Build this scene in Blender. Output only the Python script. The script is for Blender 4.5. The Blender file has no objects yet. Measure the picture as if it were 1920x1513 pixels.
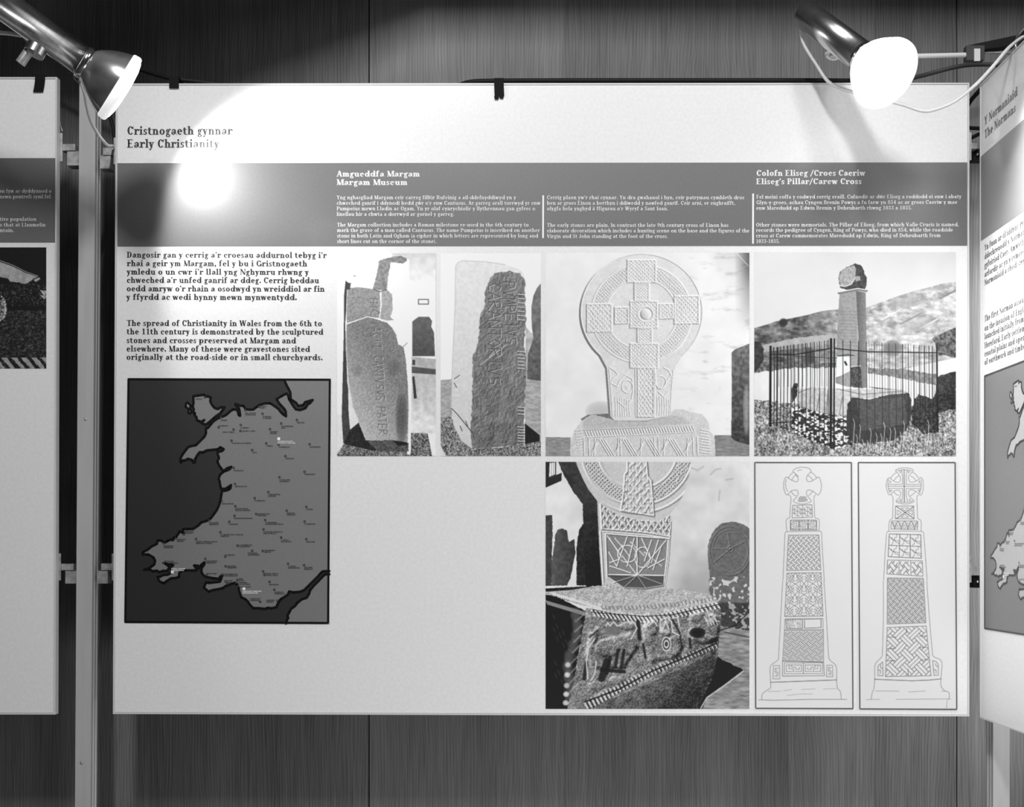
import bpy, math, random
import numpy as np
from mathutils import Vector, Matrix
from mathutils.geometry import tessellate_polygon

# ------------------------------------------------------------------ camera, world, lights, exposure
# One photograph pixel is one millimetre on the display panel; the view camera stands 2.15 m in front
# of it at 1.25 m height, with its lens risen (principal point at pixel 975, 1040).
D = 2.15
CAM_Z = 1.25
PX, PY = 975.0, 1040.0
scene = bpy.context.scene
col = scene.collection
cam_data = bpy.data.cameras.new('view_camera')
cam = bpy.data.objects.new('view_camera', cam_data)
col.objects.link(cam)
cam.location = (0, -D, CAM_Z)
cam.rotation_euler = (math.pi / 2, 0, 0)
cam_data.sensor_fit = 'HORIZONTAL'
cam_data.sensor_width = 36.0
cam_data.lens = 36.0 * 2150 / 1920
cam_data.shift_x = (960 - PX) / 1920
cam_data.shift_y = (PY - 756.5) / 1920
cam_data.clip_start = 0.02
scene.camera = cam

scene.view_settings.view_transform = 'Standard'
scene.view_settings.look = 'None'
scene.view_settings.gamma = 1
scene.view_settings.use_curve_mapping = False
scene.view_settings.exposure = 0.0

world = bpy.data.worlds.new('dim_room')
scene.world = world
world.use_nodes = True
world.node_tree.nodes['Background'].inputs['Color'].default_value = (1, 1, 1, 1)
world.node_tree.nodes['Background'].inputs['Strength'].default_value = 0.035

def area_light(name, loc, aim, sx, sy, watts):
    ld = bpy.data.lights.new(name, 'AREA')
    ld.shape = 'RECTANGLE'; ld.size = sx; ld.size_y = sy; ld.energy = watts
    o = bpy.data.objects.new(name, ld); col.objects.link(o)
    o.location = loc
    o.rotation_euler = (Vector(aim) - Vector(loc)).to_track_quat('-Z', 'Y').to_euler()
    return o

# ceiling light of the hall (high, in front of the panels), then two added fills
area_light('hall_ceiling_light', (-0.34, -2.8, CAM_Z + 2.6), (0.1, 0, CAM_Z + 0.1), 0.2, 0.6, 80)
area_light('right_side_fill', (0.70, -1.6, CAM_Z + 2.1), (0.6, 0, CAM_Z + 0.0), 0.28, 0.8, 13.5)  # added overhead fill that evens out the right side of the panel
area_light('low_front_fill', (0.5, -1.05, CAM_Z - 0.98), (0.1, 0.1, CAM_Z + 0.1), 1.3, 0.4, 9.5)  # added low fill for the lower boarding and panel foot

# tall fill added unseen behind the right-hand panel to brighten the boarding there
area_light('boarding_fill', (1.16, -0.05, CAM_Z + 0.12), (0.93, 0.22, CAM_Z + 0.0), 0.05, 1.1, 5.0)

LAMP1_POS, LAMP1_DIR = (-0.674, -0.21, CAM_Z + 0.788), (0.755, 0.46, -0.467)
LAMP2_POS, LAMP2_DIR = (0.620, -0.21, CAM_Z + 0.812), (0.36, -0.60, -0.66)
LAMP3_POS, LAMP3_DIR = (1.068, 0.024, CAM_Z + 0.902), (0.70, 0.60, -0.05)
def spot(name, pos, d, deg, blend, watts, radius=0.05):
    ld = bpy.data.lights.new(name, 'SPOT')
    ld.energy = watts; ld.spot_size = math.radians(deg); ld.spot_blend = blend; ld.shadow_soft_size = radius
    o = bpy.data.objects.new(name, ld); col.objects.link(o)
    d = Vector(d).normalized()
    o.location = Vector(pos) + d * 0.012
    o.rotation_euler = d.to_track_quat('-Z', 'Y').to_euler()
    return o
spot('lamp_beam', LAMP1_POS, LAMP1_DIR, 112, 0.22, 13.0, 0.04)
spot('lamp_beam', LAMP2_POS, LAMP2_DIR, 150, 0.9, 60.0, 0.04)
HS = (-0.9, -0.55, CAM_Z + 1.2)
spot('right_panel_fill', HS, (0.863 - HS[0], -0.38 - HS[1], CAM_Z + 0.28 - HS[2]), 38, 0.8, 125.0, 0.06)  # added out-of-view fill to brighten the right-hand panel

# ------------------------------------------------------------------ helpers
def W(px, py, s=0.0):
    """photograph pixel seen at distance s in front of the panel plane -> world point"""
    k = (D - s) / 2150.0
    return Vector(((px - PX) * k, -s, CAM_Z + (PY - py) * k))
def Lc(px, py, y=0.0):
    """panel-local point: millimetres on the panel face (same numbering as the pixels)"""
    return ((px - PX) / 1000.0, y, (PY - py) / 1000.0)

def link(name, me, mat=None, parent=None):
    o = bpy.data.objects.new(name, me); col.objects.link(o)
    if mat is not None and len(me.materials) == 0: me.materials.append(mat)
    if parent is not None: o.parent = parent
    return o
def thing(name, label, cat, loc=(0, 0, 0), group=None, rotz=0.0):
    o = bpy.data.objects.new(name, None); col.objects.link(o)
    o.location = loc; o.rotation_euler = (0, 0, rotz); o.empty_display_size = 0.05
    o['label'] = label; o['category'] = cat
    if group: o['group'] = group
    return o
def tag(o, label=None, cat=None, group=None, kind=None):
    if label: o['label'] = label
    if cat: o['category'] = cat
    if group: o['group'] = group
    if kind: o['kind'] = kind
    return o

class MB:
    def __init__(s): s.v = []; s.f = []; s.sm = []
    def add(s, vs, fs, smooth=False):
        b = len(s.v); s.v += [tuple(p) for p in vs]
        s.f += [tuple(i + b for i in f) for f in fs]; s.sm += [smooth] * len(fs)
    def hexa(s, p):  # 8 points: 4 front then 4 back
        s.add(p, [(0, 1, 2, 3), (7, 6, 5, 4), (0, 4, 5, 1), (1, 5, 6, 2), (2, 6, 7, 3), (3, 7, 4, 0)])
    def box(s, x0, y0, z0, x1, y1, z1):
        s.hexa([(x0, y0, z0), (x1, y0, z0), (x1, y0, z1), (x0, y0, z1),
                (x0, y1, z0), (x1, y1, z0), (x1, y1, z1), (x0, y1, z1)])
    def tube(s, pts, r, n=10, caps=True):
        pts = [Vector(p) for p in pts]
        rr = r if isinstance(r, (list, tuple)) else [r] * len(pts)
        vs = []; up = None
        for i, p in enumerate(pts):
            t = (pts[min(i + 1, len(pts) - 1)] - pts[max(i - 1, 0)]).normalized()
            if up is None:
                up = Vector((0, 0, 1)) if abs(t.z) < .9 else Vector((1, 0, 0))
            a = t.cross(up).normalized(); b = a.cross(t).normalized(); up = b
            for k in range(n):
                q = 2 * math.pi * k / n
                vs.append(p + (a * math.cos(q) + b * math.sin(q)) * rr[i])
        fs = [(i * n + k, i * n + (k + 1) % n, (i + 1) * n + (k + 1) % n, (i + 1) * n + k)
              for i in range(len(pts) - 1) for k in range(n)]
        s.add(vs, fs, True)
        if caps:
            m = len(vs) - n
            s.add([vs[k] for k in range(n)], [tuple(range(n))]); s.add([vs[m + k] for k in range(n)], [tuple(range(n - 1, -1, -1))])
    def lathe(s, prof, M=None, n=48, close=False):
        vs = []
        for r, z in prof:
            for k in range(n):
                q = 2 * math.pi * k / n
                p = Vector((r * math.cos(q), r * math.sin(q), z))
                vs.append(M @ p if M else p)
        m = len(prof)
        fs = [(i * n + k, i * n + (k + 1) % n, (i + 1) * n + (k + 1) % n, (i + 1) * n + k)
              for i in range(m - 1) for k in range(n)]
        if close: fs += [((m - 1) * n + k, (m - 1) * n + (k + 1) % n, (k + 1) % n, k) for k in range(n)]
        s.add(vs, fs, True)
    def build(s, name, mat, parent=None):
        me = bpy.data.meshes.new(name); me.from_pydata(s.v, [], s.f)
        me.polygons.foreach_set('use_smooth', s.sm); me.update()
        return link(name, me, mat, parent)

def spline(pts, n=8):
    pts = [Vector(p) for p in pts]
    P = [pts[0] * 2 - pts[1]] + pts + [pts[-1] * 2 - pts[-2]]
    out = []
    for i in range(1, len(P) - 2):
        a, b, c, d = P[i - 1:i + 3]
        for k in range(n):
            t = k / n
            out.append(0.5 * (2 * b + (c - a) * t + (2 * a - 5 * b + 4 * c - d) * t * t + (3 * b - a - 3 * c + d) * t ** 3))
    out.append(pts[-1]); return out

def tri_mesh(name, quads, y, mat, parent):
    """flat printed shapes: quads is an (n,4,2) array of panel millimetres; laid on the face at depth y"""
    q = np.asarray(quads, dtype=np.float64).reshape(-1, 4, 2).copy()
    n = len(q)
    nx_ = np.roll(q, -1, 1); ar = (q[..., 0] * nx_[..., 1] - nx_[..., 0] * q[..., 1]).sum(1)
    flip = ar > 0; q[flip] = q[flip][:, ::-1]          # every piece faces the room
    lift = np.repeat((np.arange(n) % 7) * 1.6e-5, 4)   # overlapping strokes lie one upon another, never in one plane
    co = np.empty((n * 4, 3), dtype=np.float32)
    co[:, 0] = (q[..., 0].ravel() - PX) / 1000; co[:, 1] = y - lift; co[:, 2] = (PY - q[..., 1].ravel()) / 1000
    me = bpy.data.meshes.new(name)
    me.vertices.add(n * 4); me.vertices.foreach_set('co', co.ravel())
    me.loops.add(n * 4); me.loops.foreach_set('vertex_index', np.arange(n * 4, dtype=np.int32))
    me.polygons.add(n); me.polygons.foreach_set('loop_start', np.arange(0, n * 4, 4, dtype=np.int32))
    me.update(calc_edges=True); me.validate()
    return link(name, me, mat, parent)

# ------------------------------------------------------------------ materials
def M(name, color, rough=.5, metal=0, spec=.5, coat=0, crough=.1, emit=0, ecol=None, trans=0):
    m = bpy.data.materials.new(name); m.use_nodes = True
    b = m.node_tree.nodes['Principled BSDF']
    if not isinstance(color, tuple): color = (color,) * 3
    b.inputs['Base Color'].default_value = (*color, 1)
    b.inputs['Roughness'].default_value = rough; b.inputs['Metallic'].default_value = metal
    b.inputs['Specular IOR Level'].default_value = spec
    b.inputs['Coat Weight'].default_value = coat; b.inputs['Coat Roughness'].default_value = crough
    if trans: b.inputs['Transmission Weight'].default_value = trans
    if emit:
        b.inputs['Emission Color'].default_value = (*(ecol or (1, 1, 1)), 1); b.inputs['Emission Strength'].default_value = emit
    return m
def nodes(m): return m.node_tree.nodes, m.node_tree.links, m.node_tree.nodes['Principled BSDF']
def mottled(name, c0, c1, scale=40, stretch=(1, 1, 1), bump=0, detail=4, **kw):
    m = M(name, c0, **kw); N, Lk, b = nodes(m)
    tc = N.new('ShaderNodeTexCoord'); mp = N.new('ShaderNodeMapping'); mp.inputs['Scale'].default_value = stretch
    nz = N.new('ShaderNodeTexNoise'); nz.inputs['Scale'].default_value = scale; nz.inputs['Detail'].default_value = detail
    cr = N.new('ShaderNodeValToRGB')
    cr.color_ramp.elements[0].position = .35; cr.color_ramp.elements[1].position = .65
    cr.color_ramp.elements[0].color = (c0, c0, c0, 1); cr.color_ramp.elements[1].color = (c1, c1, c1, 1)
    Lk.new(tc.outputs['Object'], mp.inputs['Vector']); Lk.new(mp.outputs[0], nz.inputs['Vector'])
    Lk.new(nz.outputs['Fac'], cr.inputs['Fac']); Lk.new(cr.outputs[0], b.inputs['Base Color'])
    if bump:
        bp = N.new('ShaderNodeBump'); bp.inputs['Strength'].default_value = bump; bp.inputs['Distance'].default_value = .001
        Lk.new(nz.outputs['Fac'], bp.inputs['Height']); Lk.new(bp.outputs[0], b.inputs['Normal'])
    return m

def wood(name, lo, hi):
    m = M(name, lo, rough=.55, spec=.3); N, Lk, b = nodes(m)
    tc = N.new('ShaderNodeTexCoord')
    oi = N.new('ShaderNodeObjectInfo')
    off = N.new('ShaderNodeVectorMath'); off.operation = 'SCALE'; off.inputs['Scale'].default_value = 7.3
    cmb = N.new('ShaderNodeCombineXYZ'); Lk.new(oi.outputs['Random'], cmb.inputs[0]); Lk.new(oi.outputs['Random'], cmb.inputs[2])
    Lk.new(cmb.outputs[0], off.inputs[0])
    add = N.new('ShaderNodeVectorMath'); add.operation = 'ADD'
    Lk.new(tc.outputs['Object'], add.inputs[0]); Lk.new(off.outputs[0], add.inputs[1])
    mp1 = N.new('ShaderNodeMapping'); mp1.inputs['Scale'].default_value = (9, 9, 2.6)
    n1 = N.new('ShaderNodeTexNoise'); n1.inputs['Scale'].default_value = 1; n1.inputs['Detail'].default_value = 2
    Lk.new(add.outputs[0], mp1.inputs[0]); Lk.new(mp1.outputs[0], n1.inputs[0])
    sep = N.new('ShaderNodeSeparateXYZ'); Lk.new(add.outputs[0], sep.inputs[0])
    mad = N.new('ShaderNodeMath'); mad.operation = 'MULTIPLY_ADD'; mad.inputs[1].default_value = .048
    Lk.new(n1.outputs['Fac'], mad.inputs[0]); Lk.new(sep.outputs[0], mad.inputs[2])
    mul = N.new('ShaderNodeMath'); mul.operation = 'MULTIPLY'; mul.inputs[1].default_value = 2 * math.pi / .0062
    Lk.new(mad.outputs[0], mul.inputs[0])
    sn = N.new('ShaderNodeMath'); sn.operation = 'SINE'; Lk.new(mul.outputs[0], sn.inputs[0])
    mp2 = N.new('ShaderNodeMapping'); mp2.inputs['Scale'].default_value = (420, 420, 9)
    n2 = N.new('ShaderNodeTexNoise'); n2.inputs['Scale'].default_value = 1; n2.inputs['Detail'].default_value = 3
    Lk.new(add.outputs[0], mp2.inputs[0]); Lk.new(mp2.outputs[0], n2.inputs[0])
    mp3 = N.new('ShaderNodeMapping'); mp3.inputs['Scale'].default_value = (14, 14, .8)
    n3 = N.new('ShaderNodeTexNoise'); n3.inputs['Scale'].default_value = 1; n3.inputs['Detail'].default_value = 3
    Lk.new(add.outputs[0], mp3.inputs[0]); Lk.new(mp3.outputs[0], n3.inputs[0])
    def mathn(op, a, bb):
        x = N.new('ShaderNodeMath'); x.operation = op
        for i, q in enumerate((a, bb)):
            if isinstance(q, (int, float)): x.inputs[i].default_value = q
            else: Lk.new(q, x.inputs[i])
        return x.outputs[0]
    t = mathn('MULTIPLY', sn.outputs[0], .115)
    t = mathn('ADD', t, mathn('MULTIPLY', mathn('SUBTRACT', n2.outputs['Fac'], .5), 1.15))
    t = mathn('ADD', t, mathn('MULTIPLY', mathn('SUBTRACT', n3.outputs['Fac'], .5), .9))
    t = mathn('ADD', t, mathn('MULTIPLY', mathn('SUBTRACT', oi.outputs['Random'], .5), .35))
    t = mathn('ADD', t, .5)
    cr = N.new('ShaderNodeValToRGB')
    cr.color_ramp.elements[0].color = (lo, lo, lo, 1); cr.color_ramp.elements[1].color = (hi, hi, hi, 1)
    Lk.new(t, cr.inputs[0]); Lk.new(cr.outputs[0], b.inputs['Base Color'])
    bp = N.new('ShaderNodeBump'); bp.inputs['Strength'].default_value = .25; bp.inputs['Distance'].default_value = .0006
    Lk.new(t, bp.inputs['Height']); Lk.new(bp.outputs[0], b.inputs['Normal'])
    return m

def tone_mat(name, coat, crough):
    m = M(name, .5, rough=.55, spec=.25, coat=coat, crough=crough); N, Lk, b = nodes(m)
    at = N.new('ShaderNodeAttribute'); at.attribute_name = 'tone'
    Lk.new(at.outputs['Color'], b.inputs['Base Color']); return m

paper = mottled('white_panel_laminate', .68, .72, scale=160, detail=3, rough=.48, spec=.5, coat=.30, crough=.24)
band_ink = mottled('grey_printed_band', .088, .098, scale=220, rough=.52, spec=.8, coat=.5, crough=.24)
white_ink = M('white_print', .74, rough=.45, spec=.35, coat=.3, crough=.3)
black_ink = M('black_print', .008, rough=.5, spec=.5, coat=.25, crough=.28)
map_black = M('black_map_line', .004, rough=.6, spec=.12)
sea_ink = mottled('dark_grey_map_sea', .010, .012, scale=200, rough=.5, spec=.5, coat=.5, crough=.32)
land_ink = mottled('mid_grey_map_land', .135, .145, scale=200, rough=.54, spec=.9, coat=.3, crough=.4)
frame_ink = M('grey_print_line', .075, rough=.5, coat=.3, crough=.3)
photo_mat = tone_mat('glossy_photographic_print', .5, .16)
draw_mat = tone_mat('matt_line_drawing_print', .25, .35)
trim_mat = M('pale_plastic_edging', .55, rough=.35, spec=.5)
alu = mottled('brushed_aluminium', .50, .62, scale=30, stretch=(60, 60, 1), rough=.38, metal=.75)
post_mat = mottled('grey_painted_post', .36, .40, scale=8, stretch=(8, 8, .6), rough=.42, spec=.5)
steel = mottled('dull_steel_bracket', .30, .46, scale=90, rough=.45, metal=.55)
chrome = M('polished_chrome', .62, rough=.16, metal=1)
brushed = mottled('satin_metal_housing', .50, .60, scale=20, stretch=(1, 1, 30), rough=.24, metal=1)
dark_plastic = M('dark_grey_plastic', .045, rough=.5)
rubber = M('black_rubber', .008, rough=.6, spec=.2)
tape_mat = M('black_cloth_tape', .004, rough=.7, spec=.15)
cord_mat = M('white_plastic_cord', .62, rough=.4)
dark_wood = wood('stained_timber', .075, .21)
backing = M('dark_wall_backing', .01, rough=.9)
floor_mat = mottled('grey_hall_floor', .12, .16, scale=12, rough=.6)
lens_glow = M('lit_lamp_glass', .9, rough=.2, emit=2.6)
# ------------------------------------------------------------------ setting
wb = MB(); wb.box(-2.6, .245, 0, 2.2, .30, 2.9)
wall = wb.build('wall_back', backing); tag(wall, kind='structure')
def wx(px): return (px - PX) / 2150 * (D + .22)
seams = [-1100, -904, -742, -590, -406, -210, -40, 150, 333, 529, 692, 870, 1058, 1240, 1479, 1640, 1794, 1985, 2150]
for i in range(len(seams) - 1):
    a, b = wx(seams[i]), wx(seams[i + 1])
    g = .0012 if seams[i] in (-406, 692, 1794) else .00012
    h = .0012 if seams[i + 1] in (-406, 692, 1794) else .00012
    m = MB(); m.box(a + g, .22, .0, b - h, .244, 2.9)
    o = m.build('wall_board', dark_wood, wall)
fl = MB(); fl.box(-2.6, -3.2, -.05, 2.2, .3, 0.0); tag(fl.build('floor', floor_mat), kind='structure')
# unseen board added overhead, its outline shaped to shade the top of the boarding
so = MB(); z0, z1 = CAM_Z + 1.27, CAM_Z + 1.31
plan = [(-2.6, .22), (-2.6, -.50), (-.615, -.50), (-.217, -.13), (2.2, -.13), (2.2, .22)]
so.add([(x, y, z0) for x, y in plan] + [(x, y, z1) for x, y in plan], [tuple(range(6)), tuple(range(11, 5, -1))] + [(i, i + 6, (i + 1) % 6 + 6, (i + 1) % 6) for i in range(6)])
tag(so.build('shade_board', dark_wood), kind='structure')

# ------------------------------------------------------------------ lettering: a schoolbook serif drawn from strokes
XH, CH, AS, DS = 47., 70., 72., -20.
def make_font(S, h, track):
    G = {}
    k = 5.5 + h * .3
    def R(x0, y0, x1, y1): return [[(x0, y0), (x1, y0), (x1, y1), (x0, y1)]]
    def P(x0, y0, x1, y1, w): return [[(x0 - w / 2, y0), (x0 + w / 2, y0), (x1 + w / 2, y1), (x1 - w / 2, y1)]]
    def A(cx, cy, rx, ry, a0, a1, wx, wy):
        n = max(3, int(abs(a1 - a0) / 22)); out = []
        for i in range(n):
            t0 = math.radians(a0 + (a1 - a0) * i / n); t1 = math.radians(a0 + (a1 - a0) * (i + 1) / n)
            out.append([(cx + rx * math.cos(t0), cy + ry * math.sin(t0)), (cx + rx * math.cos(t1), cy + ry * math.sin(t1)),
                        (cx + (rx - wx) * math.cos(t1), cy + (ry - wy) * math.sin(t1)), (cx + (rx - wx) * math.cos(t0), cy + (ry - wy) * math.sin(t0))])
        return out
    def O(cx, cy, rx, ry): return A(cx, cy, rx, ry, 0, 360, S * 1.05, h * 1.15)
    def dot(cx, cy, r):
        c = [(cx + r * math.cos(math.pi * i / 4), cy + r * math.sin(math.pi * i / 4)) for i in range(8)]
        return [[c[0], c[1], c[2], c[3]], [c[0], c[3], c[4], c[7]], [c[4], c[5], c[6], c[7]]]
    def st(x, y0, y1, b=1, t=1, fl=0):      # stem with serifs; fl = flag serif on top left
        o = R(x, y0, x + S, y1)
        if b: o += R(x - k, y0, x + S + k, y0 + h)
        if t and not fl: o += R(x - k, y1 - h, x + S + k, y1)
        if fl: o += R(x - k, y1 - h * 1.1, x + S, y1)
        return o
    def sf(x, y, w=None, up=1): w = w or S / 2 + k; return R(x - w, y, x + w, y + h * up) if up > 0 else R(x - w, y - h, x + w, y)
    def arch(x0, x1): return A((x0 + x1) / 2, XH - 17, (x1 - x0) / 2, 18, 0, 180, S, h * 1.3) + R(x1 - S, 0, x1, XH - 17)
    def add(c, w, q): G[c] = (w, q)
    x0 = 8.
    w = 34. + S * .6
    add('n', x0 * 2 + w, st(x0, 0, XH, 1, 1, 1) + arch(x0 + 1, x0 + w) + R(x0 + w - S - k, 0, x0 + w + k, h))
    add('h', x0 * 2 + w, st(x0, 0, AS, 1, 1, 1) + arch(x0 + 1, x0 + w) + R(x0 + w - S - k, 0, x0 + w + k, h))
    w2 = w * .92
    add('m', x0 * 2 + w2 * 2 - S, st(x0, 0, XH, 1, 1, 1) + arch(x0 + 1, x0 + w2) + arch(x0 + w2 - S + 1, x0 + 2 * w2 - S)
        + R(x0 + w2 - S - k * .8, 0, x0 + w2 + k * .8, h) + R(x0 + 2 * w2 - 2 * S - k * .8, 0, x0 + 2 * w2 - S + k, h))
    add('u', x0 * 2 + w, R(x0, 15, x0 + S, XH) + R(x0 - k, XH - h, x0 + S, XH) + A(x0 + w / 2, 17, w / 2, 18, 180, 360, S, h * 1.3)
        + R(x0 + w - S, 0, x0 + w, XH) + R(x0 + w - S - k, XH - h, x0 + w, XH) + R(x0 + w - S, 0, x0 + w + k, h))
    add('r', x0 + S + 24, st(x0, 0, XH, 1, 1, 1) + A(x0 + S + 10, XH - 14, 14, 15, 60, 180, h * 1.5, h * 1.4) + dot(x0 + S + 17, XH - 9, S * .5))
    add('i', x0 * 2 + S, st(x0, 0, XH, 1, 1, 1) + dot(x0 + S / 2, 63, S * .58))
    add('l', x0 * 2 + S, st(x0, 0, AS, 1, 1, 1))
    add('j', x0 * 2 + S - 1, R(x0, -8, x0 + S, XH) + R(x0 - k, XH - h, x0 + S, XH) + dot(x0 + S / 2, 63, S * .58)
        + A(x0 - 3, -8, S + 3, 13, 270, 360, S, h * 1.4) + dot(x0 - 3, -15, S * .45))
    add('f', x0 + S + 17, R(x0, 0, x0 + S, 60) + R(x0 - k, 0, x0 + S + k, h) + R(x0 - k, XH - h, x0 + S + 11, XH)
        + A(x0 + S + 5, 58, S + 5, 15, 80, 180, S, h * 1.3) + dot(x0 + S + 9, 66, S * .45))
    add('t', x0 + S + 17, R(x0, 12, x0 + S, 60) + R(x0 - k, XH - h, x0 + S + 12, XH) + A(x0 + S + 6, 13, S + 6, 14, 180, 300, S, h * 1.3))
    rx = 22.5 + S * .12
    add('o', rx * 2 + 9, O(rx + 4.5, XH / 2, rx, XH / 2 + 1))
    rc = rx - 1.5
    add('c', rc * 2 + 4, A(rc + 4, XH / 2, rc, XH / 2 + 1, 48, 315, S * 1.05, h * 1.2) + dot(rc * 1.62 + 4, XH - 12, S * .5))
    add('e', rc * 2 + 7, A(rc + 4, XH / 2, rc, XH / 2 + 1, 0, 318, S * 1.05, h * 1.2) + R(8, XH / 2 - h * .2, rc * 2 + 3.5, XH / 2 + h * .8))
    xs = x0 - 1
    add('b', xs + rx * 2 + 8, R(xs, 0, xs + S, AS) + R(xs - k, AS - h, xs, AS) + O(xs + rx + 3, XH / 2, rx, XH / 2 + 1))
    add('d', rx * 2 + 14, R(rx * 2 + 8 - S, 0, rx * 2 + 8, AS) + R(rx * 2 + 3 - S, AS - h, rx * 2 + 8, AS) + R(rx * 2 + 8, 0, rx * 2 + 8 + k, h) + O(rx + 4, XH / 2, rx, XH / 2 + 1))
    add('p', xs + rx * 2 + 8, R(xs, DS, xs + S, XH) + R(xs - k, XH - h, xs, XH) + R(xs - k, DS, xs + S + k, DS + h) + O(xs + rx + 3, XH / 2, rx, XH / 2 + 1))
    add('q', rx * 2 + 12, R(rx * 2 + 8 - S, DS, rx * 2 + 8, XH) + R(rx * 2 + 8 - S - k, DS, rx * 2 + 8 + k, DS + h) + O(rx + 4, XH / 2, rx, XH / 2 + 1))
    add('a', 50 + S * .2, R(30, 8, 30 + S, XH - 14) + A(20 + S / 2, XH - 15, 10 + S / 2, 16, 0, 158, S, h * 1.2) + dot(12.5, XH - 10.5, S * .34)
        + A(21, 13, 17, 14, 15, 345, S * .85, h) + A(30 + S + 7, 8, 8, 8.5, 180, 285, h * 1.2, h))
    add('g', 49, A(22, 31, 16, 16.5, 0, 360, S * .85, h) + A(24, -8, 20, 13, 0, 360, S * .7, h * 1.1) + A(17, 10, 11, 7, 120, 270, h * 1.5, h)
        + R(17, 3, 32, 3 + S * .55) + R(33, 42, 46, 42 + h * 1.3) + dot(43, 43, S * .38))
    add('s', 41, A(20, 34, 15, 14, 30, 250, S * .8, h) + A(20, 13, 16, 14, -150, 80, S * .8, h) + P(12, 29, 29, 19, S) + R(31, 33, 31 + h, 46) + R(4, 1, 4 + h, 14))
    def vee(a, y0, y1, wid, thick_first=True):
        m = wid / 2
        return P(m, y0, a, y1, S * 1.05) if thick_first else P(m, y0, a, y1, h * 1.2)
    add('v', 49, P(25, 0, 11, XH, S * 1.1) + P(25, 0, 39, XH, h * 1.3) + sf(11, XH, up=-1) + sf(39, XH, 9, up=-1))
    add('w', 71, P(22, 0, 10, XH, S * 1.05) + P(22, 0, 35, XH, h * 1.3) + P(48, 0, 35, XH, S * 1.05) + P(48, 0, 61, XH, h * 1.3) + sf(10, XH, up=-1) + sf(35, XH, 9, up=-1) + sf(61, XH, 9, up=-1))
    add('y', 49, P(26, 0, 11, XH, S * 1.1) + P(19, -13, 39, XH, h * 1.3) + sf(11, XH, up=-1) + sf(39, XH, 9, up=-1) + dot(13, -14, S * .5) + R(13, DS, 19, DS + h))
    add('x', 50, P(38, 0, 12, XH, S * 1.1) + P(12, 0, 38, XH, h * 1.3) + sf(12, 0, 9) + sf(39, 0, 10) + sf(12, XH, 10, -1) + sf(38, XH, 9, -1))
    add('z', 44, P(10, 0, 33, XH, S) + R(5, 0, 40, h) + R(5, XH - h, 39, XH) + R(38, 0, 40, 12) + R(5, XH - 12, 7, XH))
    add('k', 55, st(x0, 0, AS, 1, 1, 1) + P(x0 + S, 17, 44, XH - 2, h * 1.3) + P(46, 2, 29, 28, S) + sf(46, 0, 9) + sf(42, XH, 9, -1))
    # capitals
    def E(c, bars):
        q = st(x0, 0, CH)
        for y, x in bars: q += R(x0, y, x, y + h) + R(x - 2.2, y - 7 if y > 5 else y, x, y + h + (7 if y < 60 else 0))
        return q
    add('E', 60, E('E', [(0, 53), (CH - h, 51), (33, 41)])); add('F', 56, E('F', [(CH - h, 51), (33, 41)]))
    add('L', 56, E('L', [(0, 52)])); add('I', x0 * 2 + S + 4, st(x0 + 2, 0, CH))
    add('T', 60, R(30 - S / 2, 0, 30 + S / 2, CH) + R(30 - S / 2 - k, 0, 30 + S / 2 + k, h) + R(4, CH - h, 56, CH) + R(4, 53, 6.5, CH) + R(53.5, 53, 56, CH))
    wH = 50 + S * .5
    add('H', wH + x0 * 2, st(x0, 0, CH) + st(x0 + wH - S, 0, CH) + R(x0, 33, x0 + wH, 33 + h))
    add('N', 70, R(11, 0, 11 + h * 1.2, CH) + P(58, 0, 14, CH, S * 1.15) + R(57, 0, 57 + h * 1.2, CH) + sf(12, 0, 9) + sf(12, CH, 11, -1) + sf(59, CH, 10, -1))
    add('M', 82, R(11, 0, 11 + h * 1.2, CH) + P(40, 0, 15, CH, S * 1.1) + P(41, 0, 64, CH, h * 1.3) + R(62, 0, 62 + S, CH) + sf(12, 0, 9) + sf(12, CH, 9, -1) + sf(62 + S / 2, 0) + sf(62 + S / 2, CH, up=-1))
    add('A', 66, P(54, 0, 33, CH, S * 1.15) + P(11, 0, 32, CH, h * 1.3) + R(18, 21, 46, 21 + h) + sf(11, 0, 9) + sf(54, 0, 11))
    add('V', 64, P(32, 0, 12, CH, S * 1.15) + P(32, 0, 52, CH, h * 1.3) + sf(12, CH, 11, -1) + sf(52, CH, 9, -1))
    add('W', 90, P(28, 0, 12, CH, S * 1.1) + P(28, 0, 45, CH, h * 1.3) + P(62, 0, 45, CH, S * 1.1) + P(62, 0, 78, CH, h * 1.3) + sf(12, CH, 11, -1) + sf(45, CH, 9, -1) + sf(78, CH, 9, -1))
    add('Y', 62, R(31 - S / 2, 0, 31 + S / 2, 32) + P(31, 28, 12, CH, S * 1.05) + P(31, 28, 51, CH, h * 1.3) + sf(31, 0) + sf(12, CH, 11, -1) + sf(51, CH, 9, -1))
    add('C', 62, A(32, CH / 2, 28, CH / 2 + 1, 30, 322, S * 1.1, h * 1.2) + R(52, 47, 52 + h * 1.1, 68))
    add('G', 67, A(32, CH / 2, 28, CH / 2 + 1, 30, 322, S * 1.1, h * 1.2) + R(52, 47, 52 + h * 1.1, 68) + R(48, 2, 48 + S, 28) + sf(48 + S / 2, 30, up=-1))
    add('O', 66, O(33, CH / 2, 29, CH / 2 + 1)); add('Q', 66, O(33, CH / 2, 29, CH / 2 + 1) + P(52, -14, 36, 12, S))
    add('D', 66, st(x0, 0, CH) + A(30, CH / 2, 30, CH / 2, -90, 90, S * 1.1, h) + R(x0, 0, 32, h) + R(x0, CH - h, 32, CH))
    add('P', 58, st(x0, 0, CH) + A(34, 50, 20, 20, -90, 90, S, h) + R(x0, 30, 35, 30 + h) + R(x0, CH - h, 35, CH))
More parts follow.
